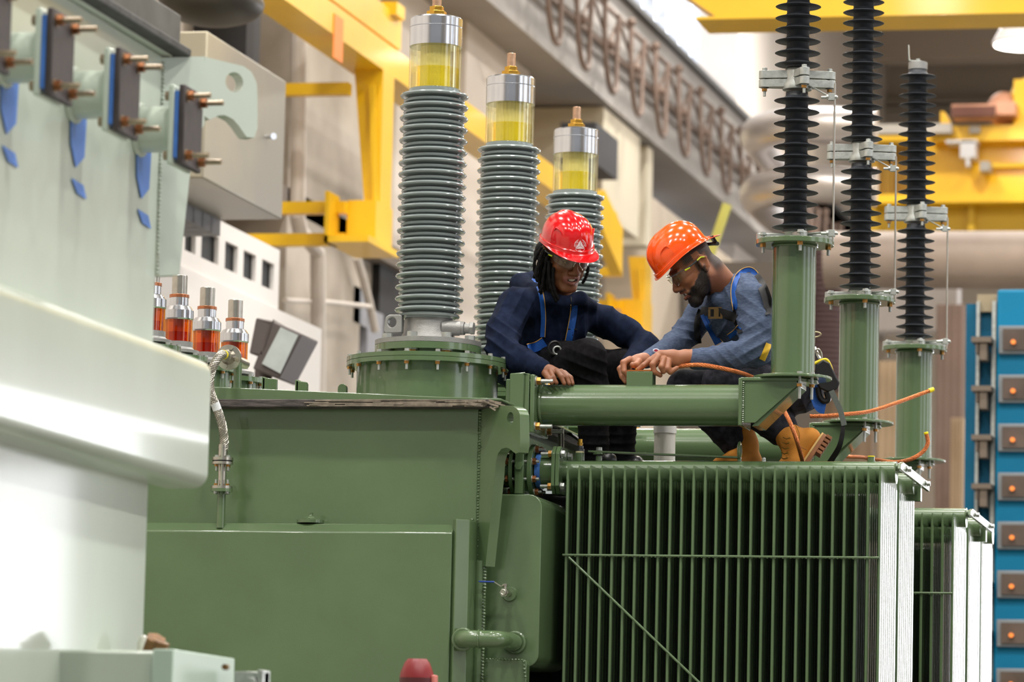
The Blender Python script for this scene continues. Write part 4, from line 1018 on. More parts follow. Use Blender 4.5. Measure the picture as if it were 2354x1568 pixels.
# valve between the tank and the radiator
VL = thing('radiator_valve', (XT1+.1, YM, zM), 'butterfly valve wrapped in blue tape between the tank and the fins', 'valve')
def vx(px): return xy(px, 1080, YM)
m = MB(); m.cyl((XT1-.02, YM, zM), (vx(1181), YM, zM), .066, n=40); m.cyl((vx(1236), YM, zM), (xl, YM, zM), .068, n=40); m.build('valve_pipe', G, VL)
m = MB(); m.cyl((vx(1150), YM, zM), (vx(1156), YM, zM), .0675, n=40); m.cyl((vx(1237), YM, zM), (vx(1249), YM, zM), .071, n=40); m.build('blue_tape_wrap', BLUE, VL)
for a_, b_ in ((1181, 1190), (1223, 1234)):
    m = MB(); m.lathe((vx(a_), YM, zM), [(0, 0), (.104, 0), (.104, vx(b_)-vx(a_)), (0, vx(b_)-vx(a_))], 48, axis=(1, 0, 0)); m.build('valve_flange', G, VL, bevel=.002)
m = MB(); m.cyl((vx(1192), YM, zM), (vx(1221), YM, zM), .088, n=40); m.box((vx(1198), YM-.115, zM-.10), (vx(1218), YM-.08, zM+.11)); m.build('valve_body', G, VL, bevel=.003)
m = MB(); m.hexn((vx(1208), YM-.125, zM+.01), (vx(1208), YM-.115, zM+.01), .017); m.build('valve_screw', G, VL)
for k in range(8):
    an = PI/8+k*PI/4+.05; m = MB(); p = V(vx(1234), YM+.09*math.cos(an), zM+.09*math.sin(an)); q = V(vx(1181), p.y, p.z)
    m.cyl(q+V(-.02, 0, 0), p+V(.028, 0, 0), .0065, n=10); m.m = 1; m.hexn(p+V(.003, 0, 0), p+V(.016, 0, 0), .0145); m.hexn(q+V(-.003, 0, 0), q+V(-.013, 0, 0), .0145); m.m = 0; m.cyl(p, p+V(.003, 0, 0), .015)
    m.build('valve_stud', [GALV, mat('rusty_nut', (132, 82, 48), .4, .7)], VL)
# white PVC riser
Yp = 16.95; x = xy(1528, 1020, Yp); S_ = 9700/(Yp/ray(1528, 1000).y)
t = thing('pvc_riser', (x, Yp, ZLG), 'short white plastic pipe between the men\'s legs under the arm', 'pipe')
m = MB(); m.cyl((x, Yp, ZLG), (x, Yp, zy(1528, 985, Yp)), 24.5/S_, n=32); m.build('pipe', PVC, t)
m = MB(); m.lathe((x, Yp, 0), [(0, zy(1528, 997, Yp)), (26.5/S_, zy(1528, 997, Yp)), (26.5/S_, zy(1528, 981, Yp)), (20/S_, zy(1528, 978, Yp)), (0, zy(1528, 978, Yp))], 32); m.m = 0; m.build('pipe_cap', mat('white_cap', (232, 232, 228), .3), t)
# rubber hose and bits behind the flange
m = MB(); m.cyl(PY(1290, 985, 16.6), PY(1290, 1035, 16.6)+V(0, 0, -.02), .012); tag(m.build('drain_tube', STEEL), 'short steel tube behind the arm flange above the blue taped valve', 'tube')
m = MB(); m.tube(catmull([PY(1262, 978, 17.0), PY(1300, 992, 16.95), PY(1335, 1015, 16.9), PY(1340, 1040, 16.85)], 5), .008); tag(m.build('black_hose', BLACK), 'thin black hose behind the arm flange leading to the black trousers', 'hose')
# ---------- the near pale green tank at the left ----------
YN = 11.9
XN = xy(366, 400, YN)              # its side face
NT = thing('pale_green_tank', (XN-1.2, YN-1.5, 0), 'huge pale green tank filling the left edge of the picture', 'transformer')
zN = lambda py, px=366: zy(px, py, YN)
zTop = zN(128)
m = MB(); m.box((XN-3, 6.0, 0), (XN, YN, zTop)); m.build('tank_wall', SAGE, NT, bevel=.008)
# cover flange with dark rubber edge
xo = PY(440, 130, YN+.06).x
m = MB(); m.box((XN-3, 6.0, zTop), (XN+.02, YN+.03, zTop+.03)); m.build('top_rim', SAGE, NT, bevel=.003)
m = MB(); zz0, zz1 = zy(438, 130, YN+.05), zy(438, 112, YN+.05)
m.box((XN-3, 6.0, zz0), (xo, YN+.06, zz1)); m.build('cover_gasket', mat('black_rubber_edge', (52, 52, 52), .6, 0, .4, 20, .6, 80), NT, bevel=.004)
m = MB(); m.box((XN-3, 6.0, zz1), (xo-.03, YN+.04, zz1+.10)); m.build('cover', mat('dark_cover', (84, 86, 84), .5, .2, .2, 8), NT, bevel=.004)
m = MB(); weld(m, [V(XN+.004, YN-.004, zN(632)), V(XN+.004, YN-.004, zN(140))], .006, .012, 6); m.build('weld_bead', SAGE, NT)
# lifting lug in the diagonal plane
c0 = V(XN, YN, 0); ld = V(1, 1, 0).normalized(); ln2 = V(1, -1, 0).normalized()
Lp = [(366, 132), (450, 130), (530, 145), (560, 152), (578, 165), (590, 190), (592, 220), (592, 305), (587, 316), (575, 319), (565, 314), (552, 292), (535, 273), (515, 264), (495, 266), (476, 280), (462, 302), (440, 372), (412, 632), (366, 634)]
pl = [PP(a, b, c0, ln2) for a, b in Lp]
hole = PP(539, 189, c0, ln2); n_ = 44; hr = .034
i_a = 13   # split vertical under the hole
upA = [PP(470, 130, c0, ln2)]+pl[2:15]+[PP(470, 285, c0, ln2)]
ro = loop_around(upA, hole, n_); ri = [hole+ld*(hr*.9*math.cos(2*PI*k/n_))+V(0, 0, hr*.9*math.sin(2*PI*k/n_)) for k in range(n_)]
m = MB(); thk = -ln2*.05
m.ringplate(ro, ri, thk)
m.prism([pl[0], pl[1], PP(470, 130, c0, ln2), PP(470, 285, c0, ln2)]+pl[16:], thk)
m.build('lifting_lug', SAGE, NT)
# side belt with rounded edges
w_ = .125; zt, zb = PY(462, 812, YN).z, PY(470, 1112, YN).z
xo_ = XN+w_
ye = PX(486, 950, xo_).y
rb = .045
sec = []
for cx, cz_, s0 in ((xo_-rb, zt-rb, 0), (xo_-rb, zb+rb, 3)):
    pts = [(cx+rb*math.cos(PI/2*(s0+k/6)), cz_+rb*math.sin(PI/2*(s0+k/6))) for k in range(7)]
    sec.append(pts)
prof = [(XN-.02, zb)]+sec[1]+sec[0]+[(XN-.02, zt)]
m = MB(); m.prism([(a, 6.0, b) for a, b in prof], (0, ye-6.0, 0)); m.build('side_belt', SAGE, NT, bevel=.02, seg=4)
# lower belt and clamp at the bottom edge
z5 = zy(500, 1522, YN); x5 = xy(535, 1530, YN-.2)
m = MB(); m.box((XN-1, YN-.75, .3), (x5-.06, YN-.2, z5)); m.build('lower_belt', SAGE, NT, bevel=.01)
m = MB(); m.box((x5-.06, YN-.77, .3), (x5, YN-.18, z5+.004)); m.build('belt_end_plate', mat('sage_shade_side', (176, 196, 182), .4), NT, bevel=.004)  # sage paint given a darker colour to stand for its shaded side
q = PY(521, 1534, YN-.8); m = MB(); m.hexn(q, q+V(0, -.02, 0), .009); m.build('plate_bolt', mat('rust_bolt', (120, 88, 52), .5, .5), NT)
# nozzles with cover plates
def nozzle(pc, lab_):
    Xf = XN+.15; c = PX(pc[0], pc[1], Xf); hy, hz = .092, .118
    m = MB(); m.cyl((XN-.01, c.y, c.z), (Xf-.02, c.y, c.z), .068, n=36); m.torus((XN+.004, c.y, c.z), (1, 0, 0), .072, .010, 36); m.build('nozzle_pipe', SAGE, NT)
    m = MB(); m.box((Xf-.034, c.y-hy, c.z-hz), (Xf-.014, c.y+hy, c.z+hz)); nz = m.build('nozzle_flange', SAGE, NT, bevel=.006)
    m = MB(); m.box((Xf-.014, c.y-hy, c.z-hz+.02), (Xf-.002, c.y+hy, c.z+hz-.02)); m.build('blue_tape', BLUE, nz)
    m = MB(); m.box((Xf-.002, c.y-hy, c.z-hz), (Xf+.016, c.y+hy, c.z+hz)); m.build('cover_plate', mat('black_cover_plate', (58, 50, 50), .6, 0, .2, 20, stretch=(1, 6, 1)), nz, bevel=.004)
    for sy in (-1, 1):
        for sz in (-1, 1):
            m = MB(); p = V(Xf-.034, c.y+sy*(hy-.028), c.z+sz*(hz-.03)); m.bolt(p, (1, 0, 0), .016, grip=.050, thread=.035, nuts=1.1); m.build('cover_bolt', [mat('tarnished_steel', (146, 132, 112), .4, .8), mat('rusty_nut', (126, 84, 52), .4, .7)], nz)
    m = MB(); rn = random.Random(int(pc[0])); z0 = c.z-.10
    pts = [V(XN+.0035, c.y-.03, c.z-.05), V(XN+.0035, c.y+.11, c.z-.02), V(XN+.0035, c.y+.10, c.z-.16), V(XN+.0035, c.y+.03, c.z-.20), V(XN+.0035, c.y-.02, c.z-.14)]
    m.prism(pts, (.002, 0, 0)); pts = [V(XN+.0035, c.y-.0, c.z-.235), V(XN+.0035, c.y+.10, c.z-.24), V(XN+.0035, c.y+.13, c.z-.275), V(XN+.0035, c.y+.05, c.z-.27)]
    m.prism(pts, (.002, 0, 0)); m.build('tape_residue', mat('torn_blue_tape', (88, 134, 216), .6), NT)
for pc in ((-15, 55), (132, 132), (286, 217), (432, 297)): nozzle(pc, '')
# valve clamp, bronze plug and white dome
q = PY(573, 1560, YN-.3); m = MB(); m.box((q.x-.045, q.y, .3), (q.x+.045, q.y+.05, q.z+.02)); m.build('clamp_block', GALV, NT, bevel=.003)
m = MB(); m.box((q.x+.03, q.y-.02, q.z-.05), (q.x+.045, q.y+.06, q.z+.025)); m.hexn(q+V(0.01, -.02, -.015), q+V(.01, 0, -.015), .02); m.build('clamp_jaw', GALV, NT, bevel=.002)
q = PY(362, 1508, YN-.45); m = MB(); m.hexn(q+V(-.025, .02, .01), q+V(-.005, 0, .05), .03); m.hexn(q+V(.0, 0, .005), q+V(.012, -.005, .04), .026); m.cyl(q+V(.02, 0, -.01), q+V(.032, 0, .004), .012)
m.build('bronze_nut', mat('dull_bronze', (112, 80, 46), .5, .5, .25, 60), NT)
q = PY(331, 1480, YN-.2); m = MB(); m.lathe(V(q.x, q.y, 0), [(0, z5), (.02, z5), (.02, q.z), (.012, q.z+.02), (0, q.z+.026)], 20); m.build('white_dome', PVC, NT)
# dark red domed cap on a post in front of the green tank
Yr = 13.4; q = PY(958, 1568, Yr); Sr = 9700/(Yr/ray(958, 1568).y); t = thing('domed_cap', (q.x, Yr, 0), 'blurred dark red domed cap at the bottom edge in front of the green tank', 'cap')
zt = zy(958, 1515, Yr); r = 40/Sr
m = MB(); m.lathe((q.x, Yr, 0), [(0, zt), (r*.55, zt), (r*.72, zt-.012), (r*.95, zt-.045), (r, zt-.062), (0, zt-.062)], 32); m.build('red_dome', mat('dark_red_plastic', (128, 28, 34), .4), t)
m = MB(); m.lathe((q.x, Yr, 0), [(0, zt-.062), (r*1.0, zt-.062), (r, zt-.12), (0, zt-.12)], 32); m.build('dark_band', mat('brown_red_band', (82, 30, 32), .5), t)
m = MB(); m.cyl((q.x, Yr, 0), (q.x, Yr, zt-.12), .03); m.build('post', BLACK, t)
m = MB(); m.box((q.x+r-.004, Yr-.02, zt-.10), (q.x+r+.010, Yr+.02, zt-.052)); m.build('side_tab', mat('pink_tab', (206, 120, 110), .5), t, bevel=.004)
# ---------- organic surfaces from a distance field ----------
B_ = -F
class SDF:
    def __init__(s, voxel): s.h = voxel; s.p = []
    def cap(s, a, b, r0, r1=None, k=.02, sub=False):
        s.p.append(('c', np.array(a, float), np.array(b, float), r0, r0 if r1 is None else r1, k, sub)); return s
    def ell(s, c, r, ax=None, k=.02, sub=False):
        A = np.array([list(v) for v in (ax or (R, B_, U))], float); s.p.append(('e', np.array(c, float), np.array(r, float), A, 0, k, sub)); return s
    def chain(s, pts, rs, k=.02):
        for i in range(len(pts)-1): s.cap(pts[i], pts[i+1], rs[i], rs[i+1], k)
        return s
    def mesh(s):
        h = s.h; lo = np.full(3, 1e9); hi = np.full(3, -1e9); bb = []
        for q in s.p:
            if q[0] == 'c': r = max(q[3], q[4]); a = np.minimum(q[1], q[2])-r; b = np.maximum(q[1], q[2])+r
            else:
                e = np.sqrt(((q[3]*q[2][:, None])**2).sum(0)); a = q[1]-e; b = q[1]+e
            m = q[5]+3*h; bb.append((a-m, b+m))
            if not q[6]: lo = np.minimum(lo, a-m); hi = np.maximum(hi, b+m)
        n = np.ceil((hi-lo)/h).astype(int)+2; D = np.full(n, .5, np.float32)
        for q, (a, b) in zip(s.p, bb):
            i0 = np.clip(((a-lo)/h).astype(int), 0, n-1); i1 = np.clip(((b-lo)/h).astype(int)+2, 1, n)
            if (i1 <= i0).any(): continue
            X = (lo[0]+h*np.arange(i0[0], i1[0], dtype=np.float32))[:, None, None]; Y = (lo[1]+h*np.arange(i0[1], i1[1], dtype=np.float32))[None, :, None]; Z = (lo[2]+h*np.arange(i0[2], i1[2], dtype=np.float32))[None, None, :]
            X = X-np.float32(q[1][0]); Y = Y-np.float32(q[1][1]); Z = Z-np.float32(q[1][2])
            if q[0] == 'c':
                ba = q[2]-q[1]; L = max(float(ba@ba), 1e-10)
                t = np.clip((X*ba[0]+Y*ba[1]+Z*ba[2])/L, 0, 1)
                d = np.sqrt((X-t*ba[0])**2+(Y-t*ba[1])**2+(Z-t*ba[2])**2)-(q[3]+(q[4]-q[3])*t)
            else:
                A = q[3]; r = q[2]
                l = [X*A[i, 0]+Y*A[i, 1]+Z*A[i, 2] for i in range(3)]
                k0 = np.sqrt((l[0]/r[0])**2+(l[1]/r[1])**2+(l[2]/r[2])**2); k1 = np.sqrt((l[0]/r[0]**2)**2+(l[1]/r[1]**2)**2+(l[2]/r[2]**2)**2)+1e-6
                d = k0*(k0-1)/k1
            sl = tuple(slice(i0[j], i1[j]) for j in range(3)); k = max(q[5], 1e-4); o = D[sl]
            if q[6]: d = -d; hh = np.maximum(k-np.abs(o-d), 0)/k; D[sl] = np.maximum(o, d)+hh*hh*k*.25
            else: hh = np.maximum(k-np.abs(o-d), 0)/k; D[sl] = np.minimum(o, d)-hh*hh*k*.25
        I = D < 0; c = I[:-1, :-1, :-1]; anyc = c.copy(); allc = c.copy()
        offs = [(i, j, k) for i in (0, 1) for j in (0, 1) for k in (0, 1)]
        for i, j, k in offs[1:]:
            q = I[i:n[0]-1+i, j:n[1]-1+j, k:n[2]-1+k]; anyc |= q; allc &= q
        mix = anyc & ~allc; M = np.argwhere(mix); idx = np.full(mix.shape, -1, np.int32); idx[mix] = np.arange(len(M))
        cv = {o: D[M[:, 0]+o[0], M[:, 1]+o[1], M[:, 2]+o[2]] for o in offs}
        acc = np.zeros((len(M), 3)); cnt = np.zeros(len(M))
        for o in offs:
            for ax in range(3):
                if o[ax]: continue
                p = list(o); p[ax] = 1; a, b = cv[o], cv[tuple(p)]; cr = (a < 0) != (b < 0)
                t = np.where(cr, a/np.where(cr, a-b, 1), 0); pos = np.array(o, float)[None, :].repeat(len(M), 0); pos[:, ax] += t
                acc += pos*cr[:, None]; cnt += cr
        P = lo+h*(M+acc/cnt[:, None]); Q = []
        for ax in range(3):
            u, v = [(1, 2), (2, 0), (0, 1)][ax]
            s0 = [slice(None)]*3; s1 = [slice(None)]*3; s0[ax] = slice(0, -1); s1[ax] = slice(1, None)
            a, b = I[tuple(s0)], I[tuple(s1)]; E = np.argwhere(a != b)
            E = E[(E[:, u] > 0) & (E[:, v] > 0) & (E[:, u] < n[u]-1) & (E[:, v] < n[v]-1)]
            fl = a[E[:, 0], E[:, 1], E[:, 2]]
            def g(du, dv):
                e = E.copy(); e[:, u] -= du; e[:, v] -= dv; return idx[e[:, 0], e[:, 1], e[:, 2]]
            q = np.stack([g(1, 1), g(0, 1), g(0, 0), g(1, 0)], 1); q[~fl] = q[~fl][:, ::-1]; Q.append(q)
        Q = np.concatenate(Q); Q = Q[(Q >= 0).all(1)]
        return P, Q
def vnormals(P, Q):
    a = P[Q[:, 2]]-P[Q[:, 0]]; b = P[Q[:, 3]]-P[Q[:, 1]]; fn = np.cross(a, b); N = np.zeros_like(P)
    for i in range(4): np.add.at(N, Q[:, i], fn)
    return N/(np.linalg.norm(N, axis=1, keepdims=True)+1e-12)
def relax(P, Q, it=2, lam=.5):
    for _ in range(it):
        S_ = np.zeros_like(P); C_ = np.zeros(len(P))
        for i in range(4):
            j = (i+1) % 4; np.add.at(S_, Q[:, i], P[Q[:, j]]); np.add.at(S_, Q[:, j], P[Q[:, i]]); np.add.at(C_, Q[:, i], 1); np.add.at(C_, Q[:, j], 1)
        P = P*(1-lam)+lam*S_/np.maximum(C_, 1)[:, None]
    return P
def wob(P, f, s):
    r = np.random.RandomState(s); o = np.zeros(len(P))
    for k in range(5):
        d = r.normal(size=3); d /= np.linalg.norm(d); o += np.sin(P@d*f*(.6+.35*k)+r.rand()*6.28)/(1+.4*k)
    return o/2.5
def folds(P, N, fl, seed=0):
    """each fold field: centre, direction across the folds, wavelength, height, reach"""
    w = wob(P, 9, seed)
    disp = .0016*wob(P, 34, seed+1)
    for c, d, lam, A, rad in fl:
        c = np.array(c); d = np.array(d); d = d/np.linalg.norm(d); x = (P-c)@d; r2 = ((P-c)**2).sum(1)
        ph = 2*np.pi*x/lam+1.5*w; sh = 1-2*np.abs(np.sin(ph/2))**.7
        disp += A*np.exp(-r2/rad**2)*sh
    return P+N*disp[:, None]
def emit(name, P, Q, mats, parent, col=None, mi=None):
    me = bpy.data.meshes.new(name); o0 = np.array(ORG[parent.name]); me.vertices.add(len(P)); me.vertices.foreach_set('co', (P-o0).astype(np.float32).ravel())
    me.loops.add(len(Q)*4); me.loops.foreach_set('vertex_index', Q.astype(np.int32).ravel())
    me.polygons.add(len(Q)); me.polygons.foreach_set('loop_start', np.arange(0, len(Q)*4, 4, dtype=np.int32)); me.polygons.foreach_set('use_smooth', [True]*len(Q))
    for m in (mats if isinstance(mats, (list, tuple)) else [mats]): me.materials.append(m)
    if mi is not None: me.polygons.foreach_set('material_index', mi.astype(np.int32))
    if col is not None:
        a = me.color_attributes.new('tint', 'FLOAT_COLOR', 'POINT'); a.data.foreach_set('color', np.concatenate([col, np.ones((len(col), 1))], 1).astype(np.float32).ravel())
    me.update(); me.validate()
    o = bpy.data.objects.new(name, me); COL.objects.link(o); o.parent = parent; ORG[o.name] = ORG[parent.name]
    return o
def skinmat(name, rough=.48):
    m = mat(name, (120, 80, 60), rough, 0, bump=.25, bscale=420); nt = m.node_tree; a = nt.nodes.new('ShaderNodeAttribute'); a.attribute_name = 'tint'
    b = nt.nodes['Principled BSDF']; b.inputs['Subsurface Weight'].default_value = .08; b.inputs['Subsurface Scale'].default_value = .01; b.inputs['Subsurface Radius'].default_value = (1, .4, .2)
    nt.links.new(a.outputs['Color'], b.inputs['Base Color']); return m
def clothmat(name, c, c2, rough=.9, sc=160, bump=.5, st=None):
    m = mat(name, c, rough, 0, 0, sc, bump, 900, col2=c2, stretch=st); b = m.node_tree.nodes['Principled BSDF']; b.inputs['Specular IOR Level'].default_value = .12; return m
SKIN = skinmat('skin')
def lc(r, g, b): return np.array([lin(r), lin(g), lin(b)])
def sm(a, b, x): t = np.clip((x-a)/(b-a), 0, 1); return t*t*(3-2*t)
TA = YA/ray(1400, 930).y
def J(px, py, o): return PD(px, py, TA+o)
def Jn(px, py, o): return np.array(J(px, py, o))
class Head:
    def __init__(s, c, fwd, scale=1.08, roll=0):
        s.c = Vector(c); s.y = fwd.normalized(); s.z = (U-s.y*U.dot(s.y)).normalized(); s.x = s.z.cross(s.y)*-1
        s.x = s.y.cross(s.z)
        s.k = scale
        if roll:
            a, b = s.x.copy(), s.z.copy(); s.x = a*math.cos(roll)-b*math.sin(roll); s.z = a*math.sin(roll)+b*math.cos(roll)
    def p(s, x, y, z): return s.c+(s.x*x+s.y*y+s.z*z)*s.k
    def loc(s, P):
        q = (P-np.array(s.c))/s.k; return q@np.array(s.x), q@np.array(s.y), q@np.array(s.z)
    def axes(s): return (s.x, s.y, s.z)
def add_head(S, h, smile=1.0, nose=1.0, skull=(-.014, .098)):
    k = h.k; A = h.axes()
    def e(x, y, z, a, b, c, kk=.02, sub=False): S.ell(h.p(x, y, z), (a*k, b*k, c*k), A, kk*k, sub)
    def c(p, q, r0, r1, kk=.012): S.cap(h.p(*p), h.p(*q), r0*k, r1*k, kk*k)
    e(0, skull[0], .036, .076, skull[1], .082, .02); e(0, .026, -.035, .062, .066, .078, .03)
    for s_ in (-1, 1):
        c((s_*.056, -.002, -.050), (s_*.022, .070, -.108), .020, .015, .025)
        e(s_*.043, .060, -.026, .022, .024, .020, .022)
        c((s_*.016, .090, .017), (s_*.048, .076, .017), .009, .008, .014)
        e(s_*.031, .106, -.001, .017, .022, .012, .012, True)
        e(s_*.031, .0755, -.001, .0135, .0135, .0135, .002)
        c((s_*.018, .086, .0070), (s_*.045, .078, .0060), .0042, .0038, .004); e(s_*.031, .0775, .0045, .0152, .0152, .0105, .003)
        c((s_*.019, .085, -.0105), (s_*.044, .078, -.0085), .0032, .003, .004)
        e(s_*.0125*nose, .102, -.040, .0085*nose, .011, .008, .006)
        e(s_*.008, .108, -.049, .004, .005, .004, .003, True)
        # ear
        e(s_*.080, -.012, -.004, .007, .019, .031, .006); e(s_*.088, -.009, .004, .0065, .012, .019, .003, True)
        c((s_*.085, -.028, .008), (s_*.084, -.012, .026), .0042, .0042, .003); c((s_*.084, -.012, .026), (s_*.081, .004, .014), .0042, .0038, .003); c((s_*.085, -.028, .008), (s_*.083, -.016, -.024), .004, .004, .003); e(s_*.081, -.006, -.031, .005, .009, .009, .005)
        e(s_*.050, .050, -.062, .012, .016, .016, .016)
    c((0, .090, .006), (0, .110, -.030), .0075, .0095, .012); e(0, .112, -.038, .0115*nose, .0115, .0105, .008)
    e(0, .078, -.108, .021, .016, .016, .02)
    e(0, .083, -.066, .030, .016, .022, .02)
    w = .026*smile
    for s_ in (-1, 1):
        c((0, .1005, -.0605), (s_*w, .086, -.0635), .0058, .0032, .005); c((0, .0985, -.0815), (s_*w, .085, -.068), .0068, .0032, .006)
    e(0, .104, -.070, w*.84, .016, .0068, .004, True)
def hat(h, parent, m, front=.125, back=.118, side=.104, top=.135, z0=.040, y0=.010, pitch=0.0, flip=False, brim=.052, lip=.008, arch=0.0, name='hard_hat'):
    n, rows = 96, 26; vs = []; fs = []; cp, sp = math.cos(pitch), math.sin(pitch)
    def T(x, y, z):
        z = z+arch*(x/side)**2*max(0, 1-max(z, 0)/top)**2; y2 = y*cp-z*sp; z2 = y*sp+z*cp; return h.p(x, y2+y0, z2+z0)
    prof = []
    for i in range(rows): ph = (i+.25)/rows*PI/2; prof.append((math.sin(ph)**.86, math.cos(ph)**.80, 0))
    prof += [(1.0, -.01, .0), (1.02, -.03, .003), (1.03, -.08, .003), (1.03, -.13, .003)]
    for (rr, zz, ex) in prof:
        for k in range(n):
            a = 2*PI*k/n; sx, cy = math.sin(a), math.cos(a); b = front if cy > 0 else back
            x, y = rr*side*sx, rr*b*cy; z = zz*top
            d = abs(x)/side
            bump = .0045*math.exp(-(x/.018)**4)*min(1, max(0, (zz-.18)*3)) if zz > .18 else 0
            gro = -.003*math.exp(-((abs(x)-.030)/.004)**2)*(1 if .25 < zz < .93 else 0)
            side_rib = .003*math.exp(-((abs(a-PI)-1.9)/.05)**2) if .15 < zz < .6 else 0
            q = 1+(bump+gro+side_rib+ex)/.11
            vs.append(T(x*q, y*q, z+bump*zz))
    last = len(prof)-1
    # brim: three rings that flare outwards
    for j, t in enumerate((.25, .6, 1.0)):
        for k in range(n):
            a = 2*PI*k/n; sx, cy = math.sin(a), math.cos(a); b = front if cy > 0 else back
            f = max(0, (-cy if flip else cy)); vis = f**1.6 if f > 0 else 0
            # visor widens squarely
            L = lip+brim*min(1, vis*1.35)
            x = (1.03*side)*sx+L*t*sx*.55; y = (1.03*b)*cy+L*t*cy*1.0
            drop = -.13*top-.003*t-.012*t*vis
            vs.append(T(x, y, drop))
    R_ = len(prof)+3
    for i in range(R_-1):
        for k in range(n): fs.append((i*n+k, i*n+(k+1) % n, (i+1)*n+(k+1) % n, (i+1)*n+k))
    fs.append(tuple(range(n))[::-1])
    mb = MB(); mb.add(vs, fs); o = mb.build(name, m, parent, smooth=60)
    s_ = o.modifiers.new('solid', 'SOLIDIFY'); s_.thickness = .003; s_.offset = -1
    ss = o.modifiers.new('sub', 'SUBSURF'); ss.levels = 1; ss.render_levels = 1
    # moulded rim line
    mb = MB(); pts = []
    for k in range(49):
        a = 2*PI*k/48; b = front if math.cos(a) > 0 else back; pts.append(T(1.035*side*math.sin(a), 1.035*b*math.cos(a), -.03*top))
    mb.tube(pts, .0022, 8, cap=False); mb.build('rim_moulding', m, o)
    for s2 in (-1, 1):
        mb = MB()
        cc = [T(1.0*side*math.sin(t)*s2*.93, 1.0*front*math.cos(t)*.93, top*q) for t, q in ((.75, .12), (.82, .42), (.95, .55), (1.15, .58), (1.2, .40))]
        mb.tube(catmull(cc, 5), .0028, 8); mb.build('side_rib', m, o)
    return o, T
def glasses(h, parent, temple_col=(202, 214, 30)):
    g = thing_part = None
    mb = MB(); n = 20
    for s_ in (-1, 1):
        vs = []; fs = []; rows = 6
        for i in range(rows+1):
            for k in range(n+1):
                a = (.10+1.02*k/n); t = i/rows; zc = .019-(.043*(1-.55*(k/n)**2)*min(1, .45+k/n*2.4))*t
                vs.append(h.p(s_*.086*math.sin(a), .022+.090*math.cos(a), zc-.003))
        fs = [(i*(n+1)+k, i*(n+1)+k+1, (i+1)*(n+1)+k+1, (i+1)*(n+1)+k) for i in range(rows) for k in range(n)]
        mb.add(vs, fs)
    o = mb.build('safety_glasses', clear('clear_lens_'+parent.name, (.94, .96, .95, 1), .07), parent, smooth=60)
    so = o.modifiers.new('solid', 'SOLIDIFY'); so.thickness = .0018
    mb = MB()
    pts = [h.p(.086*math.sin(a), .0235+.090*math.cos(a), .017) for a in [(-1.12+2.24*k/24) for k in range(25)]]; mb.tube(pts, .0014, 6)
    mb.build('lens_frame', mat('smoky_frame', (96, 100, 104), .25), o)
    mb = MB()
    mb.tube([h.p(-.010, .113, .004), h.p(-.006, .116, .008), h.p(.006, .116, .008), h.p(.010, .113, .004), h.p(.014, .110, -.012)], .0016, 6); mb.build('nose_piece', clear('clear_bridge_'+parent.name, (.85, .86, .8, 1), .5), o)
    for s_ in (-1, 1):
        mb = MB(); mb.tube([h.p(s_*.079, .062, .012), h.p(s_*.086, .035, .014), h.p(s_*.0885, .005, .016)], [.0035, .003, .0025], 8); mb.m = 1
        mb.tube([h.p(s_*.0885, .006, .016), h.p(s_*.088, -.012, .018), h.p(s_*.086, -.03, .008)], .0028, 8); mb.tube([h.p(s_*.0815, .062, .012), h.p(s_*.0875, .042, .010)], [.004, .002], 6)
        mb.build('temple_arm', [mat('dark_temple', (60, 70, 74), .3), mat('lime_temple_'+parent.name, temple_col, .4)], o)
    return o
def eyes_teeth(h, parent):
    for s_ in (-1, 1):
        mb = MB(); mb.sphere(h.p(s_*.031, .0785, -.001), .0112*h.k, 12); e = mb.build('eyeball', mat('eye_white', (214, 204, 196), .2), parent)
        mb = MB(); c = h.p(s_*.031, .0885, -.0035); mb.lathe(c, [(0, 0), (.0052, 0), (.003, .0012), (0, .0015)], 16, axis=h.y-h.z*.25); mb.build('iris', mat('dark_iris', (40, 24, 16), .15), e)
    mb = MB()
    for r_, zz, n_ in ((0, -.0675, 8), (1, -.0745, 8)):
        for i in range(n_):
            x = (i-(n_-1)/2)*.0046; y = .0925-.22*abs(x)-(.001 if r_ else 0); mb.obox(h.p(x, y, zz), h.x*.0021*h.k, h.y*.002*h.k, h.z*.0034*h.k)
    mb.build('teeth', mat('teeth', (226, 214, 196), .25), parent, bevel=.0006)
